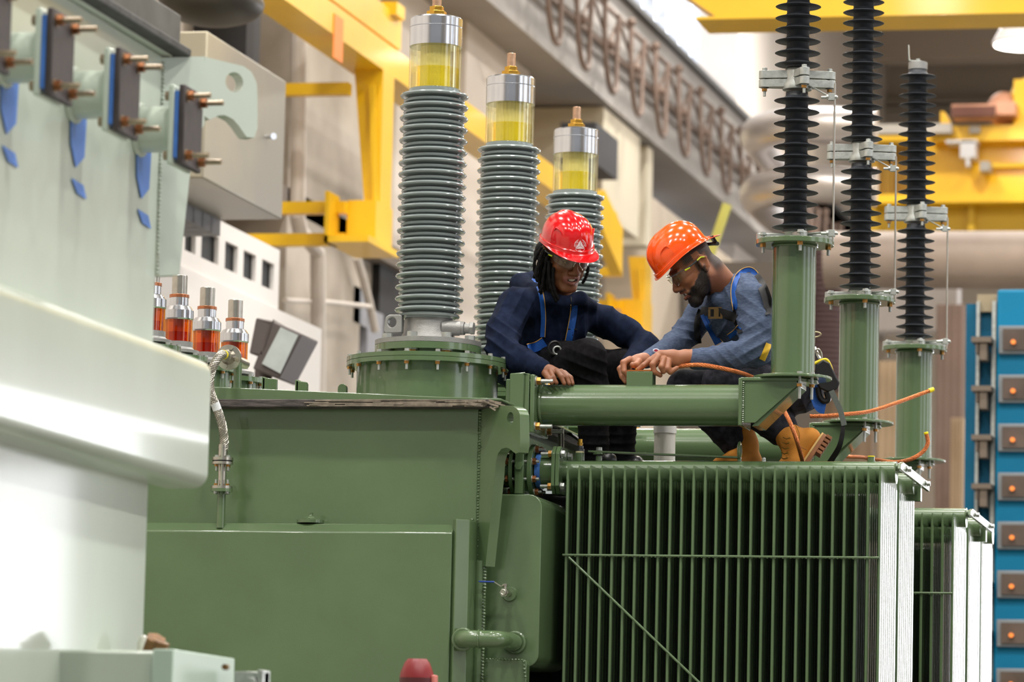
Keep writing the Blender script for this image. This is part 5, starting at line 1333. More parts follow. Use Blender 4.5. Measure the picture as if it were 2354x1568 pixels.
def ribbon(name, tgt, path, wpx, m, parent, off=.004, thick=.0025, edge=None, o_fall=.3, n=8):
    """a strap laid on the garment: the path runs over its surface"""
    me = tgt.data; bv = BVHTree.FromPolygons([v.co+ORG[tgt.name] for v in me.vertices], [p.vertices[:] for p in me.polygons])
    P2 = catmull([V(a, b, 0) for a, b in path], n); W = wpx/2
    def hit(a, b):
        d = ray(a, b).normalized(); r = bv.ray_cast(CAM, d)
        return r[0] if r[0] is not None else None
    rows = []; last = None
    for i, p in enumerate(P2):
        t = (P2[min(i+1, len(P2)-1)]-P2[max(i-1, 0)]).normalized(); nn = V(-t.y, t.x, 0)
        h0 = hit(p.x, p.y)
        dist = (h0-CAM).dot(F) if h0 is not None else last
        if dist is None: dist = TA+o_fall
        last = dist; row = []
        for s_ in (-1, -.5, 0, .5, 1):
            a, b = p.x+nn.x*W*s_, p.y+nn.y*W*s_; q = hit(a, b)
            dd = (q-CAM).dot(F) if q is not None else dist
            if abs(dd-dist) > .03: dd = dist
            row.append(PD(a, b, dd-off))
        rows.append(row)
    # smooth along the strap
    for _ in range(2):
        rows = [rows[0]]+[[(rows[i-1][j]+rows[i][j]*2+rows[i+1][j])/4 for j in range(5)] for i in range(1, len(rows)-1)]+[rows[-1]]
    mb = MB(); vs = [q for r in rows for q in r]; k = len(rows)
    vs2 = [q+F*thick for q in vs]; N_ = len(vs)
    fs = [(i*5+j, i*5+j+1, (i+1)*5+j+1, (i+1)*5+j) for i in range(k-1) for j in range(4)]
    fs += [tuple(N_+q for q in f)[::-1] for f in fs]
    for i in range(k-1):
        for j in (0, 4): fs.append((i*5+j, (i+1)*5+j, N_+(i+1)*5+j, N_+i*5+j))
    fs += [(0, 1, 2, 3, 4, N_+4, N_+3, N_+2, N_+1, N_), tuple([(k-1)*5+j for j in range(5)]+[N_+(k-1)*5+j for j in range(4, -1, -1)])]
    mb.add(vs+vs2, fs); o = mb.build(name, m, parent, smooth=60)
    if edge is not None:
        e = MB()
        for j in edge: e.tube([r[j]-F*.001 for r in rows], .0016, 6)
        e.build('strap_edging', mat('gold_edging', (196, 150, 70), .6), o)
    return o
BLUEW = mat('blue_webbing', (16, 84, 170), .65, 0, .1, 200, .4, 500); BLACKW = mat('black_webbing', (26, 26, 28), .7, 0, .1, 200, .4, 500)

# ================= man in the navy hoodie =================
M1 = thing('person', J(1230, 900, .6), 'seated man in navy hoodie and red hard hat with one hand on the green pipe', 'person')
a = math.radians(27); p_ = math.radians(21)
H1 = Head(J(1297, 583, .42), R*(math.sin(a)*math.cos(p_))+B_*(math.cos(a)*math.cos(p_))-U*math.sin(p_), 1.09)
S = SDF(.003)
add_head(S, H1, 1.08, 1.25)
S.cap(H1.p(0, -.02, -.05), J(1280, 690, .52), .058, .062, .03)
S.ell(J(1262, 738, .55), (.135, .085, .135)); S.ell(J(1235, 815, .58), (.12, .095, .13))
S.cap(J(1285, 690, .5), J(1190, 695, .42), .04, .05); S.cap(J(1285, 690, .5), J(1385, 732, .66), .04, .048)
S.chain([J(1185, 700, .40), J(1155, 800, .22), J(1243, 849, .045)], [.048, .042, .030]); S.chain([J(1390, 735, .68), J(1483, 795, .62), J(1440, 850, .42)], [.045, .04, .028])
S.chain([J(1225, 868, .62), J(1355, 820, .38), J(1370, 1040, .45)], [.075, .05, .036]); S.chain([J(1265, 868, .72), J(1440, 840, .60), J(1428, 1040, .62)], [.07, .05, .036])
# right hand resting on the pipe
kh = .006
S.cap(J(1238, 847, .05), J(1262, 853, .03), .027, .026, .015); S.ell(J(1272, 857, .02), (.032, .026, .022), None, .015)
for f_ in ([(1266, 855, -.005), (1271, 868, -.03), (1279, 880, -.035)], [(1280, 853, .0), (1290, 866, -.02), (1297, 882, -.03)], [(1290, 854, .012), (1303, 867, -.004), (1308, 882, -.016)], [(1297, 857, .03), (1311, 869, .016), (1316, 882, .004)]):
    q = [J(*v) for v in f_]; S.chain(q, [.0115, .0105, .0085], kh)
S.chain([J(1252, 858, -.0), J(1262, 872, -.035), J(1268, 880, -.045)], [.013, .011, .009], kh)
P, Q = S.mesh(); x, y, z = H1.loc(P)
base = lc(122, 75, 46); N_ = vnormals(P, Q)
col = np.tile(base, (len(P), 1))*(1+.08*wob(P, 120, 3))[:, None]
hd = (np.abs(x) < .1) & (y > .05) & (np.abs(z) < .15)
lip = np.exp(-(((z+.0705)/.0165)**2)**2)*sm(.079, .086, y)*(np.abs(x) < .034)*hd
col = col*(1-lip[:, None]*.75)+lc(150, 92, 84)*lip[:, None]*.75
mo = ((np.abs(z+.070) < .006) & (np.abs(x) < .020) & (y > .06) & (y < .0955)); col[mo] = lc(40, 20, 18)
br = np.exp(-((z-.024-(.002))/.006)**2)*sm(.012, .018, np.abs(x))*(1-sm(.046, .054, np.abs(x)))*sm(.07, .08, y); col = col*(1-br[:, None]*.8)+lc(20, 14, 12)*br[:, None]*.8
sc = sm(.03, .045, z)*(1-sm(.05, .075, y)); col = col*(1-sc[:, None])+lc(18, 14, 14)*sc[:, None]
emit('body', P, Q, SKIN, M1, col)
eyes_teeth(H1, M1)
# hoodie
NAVY = clothmat('navy_fleece', (16, 24, 44), (26, 36, 60), .92, 30, .6)
S = SDF(.0048)
ax1 = (R, B_, U)
S.ell(J(1264, 738, .55), (.163, .118, .150), ax1, .03); S.ell(J(1236, 812, .58), (.150, .122, .130), ax1, .05); S.ell(J(1190, 850, .60), (.115, .11, .075), ax1, .04)
S.cap(J(1285, 700, .52), J(1192, 700, .42), .062, .070, .04); S.cap(J(1290, 705, .52), J(1385, 738, .66), .058, .062, .04)
S.chain([J(1182, 706, .40), J(1158, 760, .30), J(1155, 803, .21), J(1195, 828, .12), J(1243, 848, .048)], [.076, .070, .066, .054, .041], .025)
S.chain([J(1388, 738, .68), J(1440, 765, .65), J(1484, 797, .60), J(1450, 842, .45)], [.066, .060, .056, .046], .025)
# hood and collar
S.chain([J(1196, 652, .62), J(1222, 668, .50), J(1258, 684, .40), J(1298, 694, .37), J(1334, 686, .42), J(1358, 704, .55)], [.036, .034, .028, .022, .026, .03], .015)
S.chain([J(1196, 652, .62), J(1240, 648, .72), J(1300, 655, .76)], [.04, .05, .05], .02); S.cap(J(1205, 672, .60), J(1240, 720, .62), .05, .06, .03)
P, Q = S.mesh(); P = relax(P, Q, 1); N_ = vnormals(P, Q)
Rn, Un, Bn = np.array(R), np.array(U), np.array(B_)
P = folds(P, N_, [(Jn(1155, 800, .2), Un*.8+Rn*.6, .042, .010, .10), (Jn(1170, 730, .38), Un*.5-Rn, .05, .008, .12), (Jn(1225, 845, .07), Rn+Un*-.3, .026, .004, .05),
    (Jn(1470, 790, .6), Rn*.8-Un*.8, .05, .004, .08), (Jn(1400, 740, .66), Rn-Un*.3, .06, .005, .09), (Jn(1290, 790, .5), Rn, .05, .010, .14), (Jn(1235, 700, .45), Rn*.8+Un*.3, .035, .004, .08), (Jn(1330, 730, .5), Rn, .04, .0045, .08)], 5)
HOOD = emit('hoodie', P, Q, NAVY, M1)
# trousers
BLKT = clothmat('black_trousers', (16, 15, 17), (26, 25, 28), .85, 60, .4)
S = SDF(.0048)
S.ell(J(1225, 868, .64), (.125, .13, .10), ax1, .05)
S.chain([J(1222, 872, .58), J(1290, 838, .47), J(1352, 820, .37)], [.100, .090, .070], .03); S.chain([J(1352, 820, .37), J(1362, 900, .40), J(1366, 1042, .45)], [.070, .066, .062], .03)
S.chain([J(1262, 872, .72), J(1360, 850, .66), J(1438, 842, .60)], [.095, .085, .066], .03); S.chain([J(1438, 842, .60), J(1432, 930, .61), J(1426, 1042, .62)], [.066, .064, .060], .03)
P, Q = S.mesh(); P = relax(P, Q, 1); N_ = vnormals(P, Q)
P = folds(P, N_, [(Jn(1350, 850, .35), Un+Rn*.4, .045, .005, .10), (Jn(1260, 850, .5), Rn-Un*.3, .05, .006, .10), (Jn(1370, 1020, .45), Un, .035, .006, .07), (Jn(1430, 1020, .6), Un, .035, .006, .07)], 9)
emit('trousers', P, Q, BLKT, M1)
BOOTB = mat('black_boot', (24, 24, 26), .4, 0, .1, 20, coat=.2)
for (ax_, ay_, ao), (tx, ty, to) in (((1370, 1050, .46), (1398, 1074, .36)), ((1430, 1050, .63), (1462, 1070, .52))):
    S = SDF(.004); an, te = J(ax_, ay_, ao), J(tx, ty, to); base_z = ZLG
    an2 = V(an.x, an.y, base_z+.05); te2 = V(te.x, te.y, base_z+.032); he = an2-(te2-an2)*.35; he.z = base_z+.035
    S.cap(an2+V(0, 0, .07), an2, .052, .05, .02); S.cap(he, te2, .036, .034, .02); S.cap(he+V(0, 0, -.012), te2+V(0, 0, -.010), .022, .022, .01)
    P, Q = S.mesh(); P[:, 2] = np.maximum(P[:, 2], base_z+.001); emit('boot', P, Q, BOOTB, M1)
# red hard hat with emblem
REDP = mat('red_plastic', (206, 8, 16), .18, 0, .03, 4, coat=.8)
hh, T1 = hat(H1, M1, REDP, front=.113, back=.112, side=.093, top=.108, z0=.051, y0=.004, pitch=.02, brim=.044, lip=.006, arch=.004)
def emblem():
    WE = mat('white_print', (240, 236, 240), .5); me = hh.data
    bv = BVHTree.FromPolygons([v.co+ORG[hh.name] for v in me.vertices], [p.vertices[:] for p in me.polygons])
    c2 = (1333.5, 564.5); mb = MB(); Rr = 13.6
    def pj(u, v):
        x_, y_ = c2[0]+u*Rr*.98+v*.03*Rr, c2[1]-v*Rr*1.05; d = ray(x_, y_).normalized(); r = bv.ray_cast(CAM, d)
        return (r[0]+r[1]*.0012*(1 if r[1].dot(d) < 0 else -1)) if r[0] is not None else None
    n = 64; vs = []; fs = []
    def strip(pa, pb):
        q = [pj(*p) for p in pa]+[pj(*p) for p in pb]
        if any(v is None for v in q): return
        m_ = len(pa); mb.add(q, [(i, i+1, m_+i+1, m_+i) for i in range(m_-1)])
    for a0, a1 in ((-.2, 1.25), (1.9, 3.34), (3.75, 5.67)):
        an = [a0+(a1-a0)*i/24 for i in range(25)]
        strip([(math.cos(t), math.sin(t)) for t in an], [(.935*math.cos(t), .935*math.sin(t)) for t in an])
    T_ = [(0, .92), (-.84, -.52), (.84, -.52)]; c_ = (0, -.06)
    for i in range(3):
        A, B2 = T_[i], T_[(i+1) % 3]
        g = .05; mx = ((A[0]+B2[0]+c_[0])/3, (A[1]+B2[1]+c_[1])/3)
        tri = [(p[0]+(mx[0]-p[0])*.10, p[1]+(mx[1]-p[1])*.10) for p in (A, B2, c_)]
        k = 6
        for j in range(k):
            t0, t1 = j/k, (j+1)/k
            def L_(t, e): return (tri[0][0]*(1-t)+tri[1][0]*t if e == 0 else tri[2][0], tri[0][1]*(1-t)+tri[1][1]*t if e == 0 else tri[2][1])
            r0 = [(L_(t0, 0)[0]+(tri[2][0]-L_(t0, 0)[0])*s_/4, L_(t0, 0)[1]+(tri[2][1]-L_(t0, 0)[1])*s_/4) for s_ in range(5)]
            r1 = [(L_(t1, 0)[0]+(tri[2][0]-L_(t1, 0)[0])*s_/4, L_(t1, 0)[1]+(tri[2][1]-L_(t1, 0)[1])*s_/4) for s_ in range(5)]
            strip(r0, r1)
    # lettering around the ring
    cu = bpy.data.curves.new('t', 'FONT'); cu.size = 1.0; cu.align_x = 'CENTER'; ob = bpy.data.objects.new('t', cu); COL.objects.link(ob)
    def letter(ch, u, v, ang, sc_):
        cu.body = ch; dg = bpy.context.evaluated_depsgraph_get(); dg.update(); m_ = bpy.data.meshes.new_from_object(ob.evaluated_get(dg)); o_ = []
        for vv in m_.vertices:
            a, b = vv.co.x*sc_, (vv.co.y-.35)*sc_; q = pj(u+a*math.cos(ang)-b*math.sin(ang), v+a*math.sin(ang)+b*math.cos(ang)); o_.append(q)
        if all(q is not None for q in o_): mb.add(o_, [tuple(p.vertices) for p in m_.polygons])
        bpy.data.meshes.remove(m_)
    for i, ch in enumerate('DELTA'):
        t = math.radians(196-i*17); letter(ch, .74*math.cos(t), .74*math.sin(t), t-PI/2, .36)
    for i, ch in enumerate('STAR'):
        t = math.radians(50-i*18); letter(ch, .74*math.cos(t), .74*math.sin(t), t-PI/2, .36)
    for i, ch in enumerate('INC.'): letter(ch, -.26+.17*i, -.75, 0, .28)
    bpy.data.objects.remove(ob); bpy.data.curves.remove(cu)
    mb.build('emblem', WE, hh, smooth=0)
emblem()
glasses(H1, M1)
# locks of hair
HAIR = mat('black_hair', (11, 9, 9), .75, 0, .2, 60, .5, 300, spec=.2)
mb = MB(); rn = random.Random(5)
A_ = H1
S = SDF(.004)
for (x_, y_, z_, r_) in ((-.066, -.03, -.02, .034), (-.05, -.07, -.03, .04), (0, -.09, -.02, .045), (.05, -.07, -.02, .036), (-.070, .0, .02, .024), (.07, -.02, .01, .022), (-.05, -.07, -.07, .035), (0, -.085, -.08, .035)):
    S.ell(H1.p(x_, y_, z_), (r_, r_, r_*1.2), None, .02)
P, Q = S.mesh(); N_ = vnormals(P, Q); P = P+N_*(.004*wob(P, 260, 4))[:, None]; HR = emit('hair', P, Q, HAIR, M1)
locks = [((1254, 580), (1244, 612), (1243, 640), (1246, 662)), ((1260, 592), (1252, 640), (1252, 665), (1258, 684)), ((1266, 605), (1262, 650), (1266, 668), (1272, 690)), ((1249, 580), (1238, 606), (1232, 622), (1228, 640)), ((1250, 572), (1240, 600), (1233, 630), (1236, 648)), ((1256, 578), (1247, 610), (1250, 645), (1255, 668)), ((1262, 585), (1256, 620), (1258, 655), (1265, 690)), ((1246, 568), (1232, 590), (1228, 615), (1232, 632)),
         ((1262, 600), (1262, 640), (1270, 672), (1280, 694)), ((1268, 610), (1266, 650), (1276, 680), (1290, 700)), ((1252, 590), (1242, 620), (1240, 655), (1248, 682)), ((1258, 590), (1250, 630), (1246, 660), (1240, 672)), ((1272, 615), (1272, 655), (1282, 684), (1296, 702))]
for i, L in enumerate(locks):
    pts = catmull([J(q[0], q[1], .38-.012*i % .05+.01*j) for j, q in enumerate(L)], 7)
    mb.tube(pts, [.0068+.0011*math.sin(k*1.6+i) for k in range(len(pts))], 10)
for L in (((1352, 612), (1349, 632), (1343, 645), (1338, 652)), ((1350, 606), (1352, 620), (1347, 636), (1341, 648))):
    pts = catmull([J(q[0], q[1], .44) for q in L], 7); mb.tube(pts, [.0058+.0018*math.sin(k*2.3) for k in range(len(pts))], 8)
mb.build('hair_locks', HAIR, HR)
ribbon('harness_strap', HOOD, [(1224, 640), (1238, 658), (1246, 690), (1249, 730), (1247, 775)], 11, BLUEW, M1, edge=(0,))
ribbon('harness_strap', HOOD, [(1320, 702), (1319, 720), (1314, 750), (1306, 790)], 16, BLUEW, M1, edge=(4,))
ribbon('harness_strap', HOOD, [(1214, 802), (1234, 797), (1252, 786)], 22, BLUEW, M1, edge=(0,))
ribbon('chest_strap', HOOD, [(1303, 757), (1326, 757)], 3, BLACKW, M1)
ribbon('drawstring', HOOD, [(1313, 682), (1314, 710), (1312, 745), (1308, 792)], 2.2, BLACKW, M1)
mb = MB(); c = J(1275, 800, .38); mb.torus(c, B_+R*.4, .026, .006, 24, 8); mb.m = 1; mb.torus(c+R*.01-U*.01, B_+R*.3, .016, .004, 20, 8)
mb.build('harness_ring', [BLACK, GALV], M1)

# ================= man in the grey shirt =================
M2 = thing('person', J(1760, 950, .45), 'crouching bearded man in heather blue shirt and orange hard hat handling copper cable', 'person')
be = math.radians(10); pt = math.radians(36)
H2 = Head(J(1597, 606, .30), (-R*math.cos(pt)-U*math.sin(pt))*math.cos(be)+B_*math.sin(be), 1.10)
S = SDF(.003); add_head(S, H2, 1.25, 1.05, (.002, .080))
# full beard volume
for (x_, y_, z_, r_) in ((.050, .020, -.070, .016), (.040, .045, -.092, .016), (.020, .070, -.112, .014), (0, .080, -.118, .015), (-.020, .070, -.112, .014), (-.04, .045, -.092, .016)): S.ell(H2.p(x_, y_, z_), (r_, r_, r_), None, .02)
S.cap(H2.p(0, -.030, -.050), J(1668, 672, .40), .062, .070, .03)
S.ell(J(1700, 715, .42), (.12, .12, .12)); S.ell(J(1760, 800, .46), (.12, .11, .13)); S.ell(J(1825, 885, .48), (.11, .11, .10))
S.cap(J(1665, 690, .4), J(1728, 690, .24), .045, .05); S.cap(J(1665, 700, .42), J(1618, 720, .56), .035, .03)
S.chain([J(1728, 692, .24), J(1732, 810, .12), J(1597, 823, .02)], [.05, .042, .030]); S.chain([J(1618, 722, .6), J(1552, 793, .45), J(1486, 828, .14), J(1478, 828, .12)], [.03, .026, .024, .026])
S.chain([J(1815, 895, .40), J(1655, 885, .27), J(1800, 985, .36)], [.07, .05, .04]); S.chain([J(1810, 895, .62), J(1570, 890, .50), J(1705, 1005, .56)], [.07, .05, .04])
k3 = .0045
# near hand
S.cap(J(1597, 821, .02), J(1575, 822, .01), .030, .033, .012); S.ell(J(1551, 826, .0), (.047, .026, .036), None, .014)
S.cap(J(1520, 815, -.0), J(1545, 818, .0), .018, .024, .012)
for pts, rs in (([(1517, 813, -.005), (1493, 829, -.02), (1479, 840, -.03), (1467, 849, -.03)], [.0135, .0115, .010, .0085]), ([(1514, 820, -.02), (1500, 838, -.045), (1504, 855, -.045), (1518, 863, -.035)], [.013, .0118, .0105, .009]),
                ([(1526, 826, -.025), (1521, 843, -.05), (1525, 854, -.045)], [.013, .0125, .011]), ([(1537, 830, -.02), (1535, 848, -.045), (1541, 855, -.045), (1556, 846, -.03)], [.014, .0125, .011, .009]),
                ([(1545, 812, .04), (1520, 826, .05), (1504, 842, .03)], [.014, .0125, .010])): S.chain([J(*v) for v in pts], rs, k3)
# far hand
S.cap(J(1480, 828, .12), J(1468, 829, .10), .026, .027, .012); S.ell(J(1455, 832, .09), (.030, .028, .022), None, .012)
for pts, rs in (([(1448, 826, .075), (1433, 834, .05), (1435, 854, .035), (1445, 867, .035)], [.0135, .0125, .011, .0095]), ([(1440, 832, .10), (1425, 848, .085), (1430, 866, .07), (1438, 878, .06)], [.0125, .0115, .0105, .009]),
                ([(1440, 838, .12), (1428, 858, .115), (1436, 876, .10)], [.012, .011, .009]), ([(1444, 842, .135), (1436, 862, .135), (1444, 876, .125)], [.011, .010, .009]), ([(1468, 832, .07), (1462, 840, .035), (1454, 839, .012)], [.0145, .0135, .0115])): S.chain([J(*v) for v in pts], rs, k3)
P, Q = S.mesh(); x, y, z = H2.loc(P); N_ = vnormals(P, Q)
base = lc(146, 92, 62); col = np.tile(base, (len(P), 1))*(1+.07*wob(P, 110, 6))[:, None]
inh = (np.abs(x) < .11) & (np.abs(y) < .13) & (z > -.19) & (z < .15)
line = -.016-.60*(y-.012)+.004*wob(P, 400, 2)
bd = sm(0, .010, line-z)*sm(-.012, .006, y+.2*(z+.05))*sm(-.165, -.14, z)*(z > -.17)*inh
side = sm(-.004, .004, y)*(1-sm(.016, .024, y))*(1-sm(.01, .03, z))*sm(-.04, -.03, z)*(np.abs(x) > .055)*inh
must = np.exp(-((z+.053)/.0065)**2)*sm(.083, .09, y)*(np.abs(x) < .034)*inh
lip = np.exp(-(((z+.0705)/.0135)**2)**2)*sm(.084, .089, y)*(np.abs(x) < .028)*inh
hm = np.clip(np.maximum.reduce([bd*(1-lip), side*.85, must*.9]), 0, 1)
sc = sm(.012, .03, z+.0*y)*(1-sm(.040, .062, y))*(np.abs(x) > -1)*inh; bk = (1-sm(-.045, -.025, y))*sm(-.085, -.045, z)*inh
ear = (np.abs(x) > .0735) & (y > -.036) & (y < .012) & (np.abs(z) < .045)
hm2 = np.clip(np.maximum(sc, bk)*.93, 0, 1)*(~ear)
col = col*(1-hm[:, None])+lc(34, 24, 20)*hm[:, None]*(1+.3*wob(P, 700, 8))[:, None]
col = col*(1-hm2[:, None])+lc(46, 34, 32)*hm2[:, None]
col = col*(1-lip[:, None]*.6)+lc(150, 84, 74)*lip[:, None]*.6
mo = ((np.abs(z+.070) < .006) & (np.abs(x) < .020) & (y > .06) & (y < .0955)); col[mo] = lc(40, 20, 18)
brow = np.exp(-((z-.022)/.006)**2)*sm(.012, .018, np.abs(x))*(1-sm(.046, .054, np.abs(x)))*sm(.07, .08, y); col = col*(1-brow[:, None]*.85)+lc(24, 16, 14)*brow[:, None]*.85
P = P+N_*((hm*.0022*(1+.6*wob(P, 900, 3)))[:, None])
emit('body', P, Q, SKIN, M2, col)
eyes_teeth(H2, M2)
mb = MB(); q = J(1613, 617, .30)-F*.115; q = H2.p(.0905, .004, -.022); mb.lathe(q, [(0, 0), (.0075, 0), (.0085, .006), (.006, .010), (0, .011)], 20, axis=H2.x); mb.build('earplug', mat('blue_earplug', (24, 48, 150), .6), M2)
SHIRT = clothmat('heather_shirt', (70, 82, 106), (90, 102, 126), .9, 55, .5, (1, 1, 4))
S = SDF(.0046)
S.ell(J(1690, 712, .42), (.128, .150, .130), ax1, .05); S.ell(J(1712, 672, .38), (.085, .12, .078), ax1, .04); S.ell(J(1750, 795, .46), (.135, .135, .145), ax1, .06); S.ell(J(1815, 880, .50), (.115, .12, .11), ax1, .05)
S.cap(J(1680, 690, .40), J(1728, 690, .25), .075, .072, .04); S.cap(J(1660, 715, .45), J(1612, 722, .58), .066, .062, .04)
S.chain([J(1730, 695, .23), J(1738, 755, .17), J(1735, 806, .12), J(1680, 820, .07), J(1616, 825, .025)], [.074, .070, .064, .055, .044], .025)
S.cap(J(1616, 825, .025), J(1600, 826, .02), .044, .043, .004)
S.chain([J(1612, 722, .6), J(1580, 765, .53), J(1552, 793, .45), J(1486, 828, .14)], [.062, .056, .052, .034], .025)
S.cap(J(1840, 880, .42), J(1856, 930, .40), .034, .028, .02); S.chain([J(1640, 668, .36), J(1648, 690, .30), J(1660, 700, .36)], [.020, .020, .02], .02)
P, Q = S.mesh(); P = relax(P, Q, 1); N_ = vnormals(P, Q)
P = folds(P, N_, [(Jn(1735, 800, .1), Un*.9-Rn*.5, .038, .0065, .09), (Jn(1725, 730, .2), Un*.8+Rn*.6, .045, .005, .10), (Jn(1660, 820, .06), Rn*.7+Un*.7, .034, .0045, .08), (Jn(1570, 780, .5), Un+Rn*.2, .036, .006, .08), (Jn(1655, 760, .35), Rn-Un*.5, .05, .006, .10), (Jn(1690, 665, .3), Rn+Un*.4, .04, .004, .08)], 15)
SH = emit('shirt', P, Q, SHIRT, M2)
DKT = clothmat('charcoal_work_trousers', (34, 34, 40), (52, 52, 60), .85, 40, .4)
S = SDF(.0048)
S.ell(J(1822, 905, .50), (.125, .14, .085), ax1, .05)
S.chain([J(1815, 900, .40), J(1730, 885, .33), J(1655, 882, .27)], [.10, .088, .070], .03); S.chain([J(1655, 882, .27), J(1715, 930, .32), J(1795, 985, .36)], [.070, .072, .070], .02)
S.chain([J(1810, 905, .62), J(1680, 890, .56), J(1572, 890, .50)], [.095, .085, .066], .03); S.chain([J(1572, 890, .50), J(1630, 945, .54), J(1690, 1010, .57)], [.066, .070, .072], .02)
P, Q = S.mesh(); P = relax(P, Q, 1); N_ = vnormals(P, Q)
P = folds(P, N_, [(Jn(1770, 970, .36), Rn-Un*.7, .065, .003, .10), (Jn(1650, 880, .25), Rn+Un*.2, .05, .004, .08), (Jn(1660, 990, .55), Rn-Un*.8, .07, .003, .09), (Jn(1840, 920, .4), Rn+Un*.6, .05, .006, .09)], 21)
emit('trousers', P, Q, DKT, M2)
# boots: the near one stands on its toe with the heel raised
TAN = mat('tan_nubuck', (196, 128, 42), .8, 0, .12, 12, .4, 500); SOLE = mat('gum_sole', (152, 100, 64), .7, 0, .1, 20); WELT = mat('cream_welt', (214, 176, 110), .7)
def boot(shaft, ankle, heel, ball, toe, dark=False):
    S = SDF(.0036)
    S.cap(shaft, ankle, .056, .052, .02); S.cap(ankle, heel, .048, .040, .02); S.cap(heel, ball, .038, .040, .02); S.cap(ankle, ball, .048, .036, .02); S.cap(ball, toe, .040, .034, .02)
    P, Q = S.mesh(); b = emit('boot', P, Q, TAN, M2)
    d = (ball-heel).normalized(); side_ = B_.cross(d).normalized()
    out = (heel-ankle); out = (out-d*out.dot(d)).normalized()
    def slab(o0, o1, s0, s1, w0, m, nm):
        mb = MB(); h0, b0 = heel+out*o0-d*s0, ball+out*o0+d*s1; w = d.cross(out).normalized()*w0
        n = 10; vs = []
        for o in (0, o1-o0):
            lft = []; 
            for k in range(n+1):
                t = k/n; c = h0+(b0-h0)*t; wid = (.80+.20*math.sin(PI*min(1, t*1.2))) if k not in (0, n) else .55
                lft.append((c+out*o, wid))
            vs += [c+w*wd for c, wd in lft]+[c-w*wd for c, wd in lft[::-1]]
        N = 2*(n+1); fs = [tuple(range(N))[::-1], tuple(range(N, 2*N))]+[(i, (i+1) % N, N+(i+1) % N, N+i) for i in range(N)]
        mb.add(vs, fs); return mb.build(nm, m, b, bevel=.002)
    slab(.028, .036, .044, .035, .048, WELT, 'welt'); slab(.036, .052, .044, .035, .047, SOLE, 'sole')
    mb = MB(); w = d.cross(out).normalized()*.042
    for k in range(5):
        c = heel+out*.062-d*(.040-.018*k); mb.obox(c, d*.0062, w, out*.012)
    mb.build('heel_block', SOLE, b, bevel=.001)
    return b, d, out
b2, d_, o_ = boot(J(1792, 985, .35), J(1822, 1012, .33), J(1862, 1008, .33), J(1822, 1068, .31), J(1800, 1078, .30))
mb = MB(); ORN = mat('brass_eyelet', (170, 140, 70), .3, .9)
for i in range(5):
    q = J(1815-i*1.5, 1007+i*11.5, .255); mb.torus(q, B_, .0035, .0012, 12, 6); mb.tube([q, q+R*-.012-U*.004, q-R*.024+U*.002+F*.02], .0022, 6)
mb.build('boot_lace', ORN, b2)
mb = MB(); q = J(1849, 978, .28); mb.tube(catmull([J(1828, 975, .285), J(1838, 1000, .275), J(1835, 1022, .27), J(1855, 1035, .275)], 5), .0012, 6); mb.build('stitched_seam', mat('brown_seam', (120, 74, 30), .8), b2)
boot(J(1705, 1002, .56), J(1712, 1022, .56), J(1728, 1062, .58), J(1680, 1068, .52), J(1655, 1070, .50))
ORGP = mat('orange_plastic', (255, 84, 6), .18, 0, .02, 4, coat=.8)
h2o, T2 = hat(H2, M2, ORGP, front=.120, back=.108, side=.096, top=.114, z0=.056, y0=.022, pitch=-.03, flip=True, brim=.042, lip=.010, arch=.022)
glasses(H2, M2)
mb = MB(); q = H2.p(.070, -.075, .030); mb.lathe(q, [(0, 0), (.012, 0), (.012, .006), (.006, .008), (0, .008)], 20, axis=H2.x-H2.y*.5); mb.m = 1; mb.tube(catmull([H2.p(.078, -.03, .055), H2.p(.078, -.06, .040), H2.p(.055, -.098, .020), H2.p(0, -.112, .010)], 6), .008, 8)
mb.obox(H2.p(.03, -.115, .022), H2.x*.02, H2.y*.004, H2.z*.022)
mb.build('hat_suspension', [mat('grey_ratchet', (150, 150, 158), .3), BLACK], M2)
ribbon('harness_strap', SH, [(1691, 712), (1686, 670), (1693, 640), (1708, 624), (1727, 621), (1744, 640), (1756, 662)], 12, BLUEW, M2, edge=(0,), off=.006)
ribbon('shoulder_pad', SH, [(1735, 634), (1752, 658), (1764, 690), (1770, 722)], 22, BLACKW, M2, off=.010)
ribbon('chest_strap', SH, [(1612, 716), (1640, 716), (1665, 722), (1692, 732)], 21, BLACKW, M2, off=.010)
ribbon('harness_strap', SH, [(1690, 712), (1692, 740), (1702, 765)], 11, BLACKW, M2, off=.006)
ribbon('harness_strap', SH, [(1618, 722), (1632, 752), (1652, 790)], 18, BLUEW, M2, edge=(0,), off=.006)
ribbon('harness_strap', SH, [(1612, 712), (1602, 745), (1606, 790)], 14, BLACKW, M2, off=.006)
ribbon('harness_strap', SH, [(1675, 775), (1690, 764), (1700, 752)], 12, BLUEW, M2, edge=(0,), off=.008)
bvS = BVHTree.FromPolygons([v.co+ORG[SH.name] for v in SH.data.vertices], [p.vertices[:] for p in SH.data.polygons])
r_ = bvS.ray_cast(CAM, ray(1644, 718).normalized()); dd = (r_[0]-CAM).dot(F)-TA-.022 if r_[0] is not None else .2
mb = MB()
for (x0, y0, x1, y1) in ((1628, 706, 1633, 731), (1656, 708, 1661, 733), (1628, 706, 1661, 711), (1628, 728, 1661, 733), (1641, 710, 1652, 732)):
    aa, bb = J(x0, y0, dd), J(x1, y1, dd); mb.obox((aa+bb)/2, R*abs((bb-aa).dot(R))/2, U*abs((bb-aa).dot(U))/2, F*.004)
mb.build('chest_buckle', mat('bronze_buckle', (130, 104, 66), .35, .8), M2, bevel=.001)
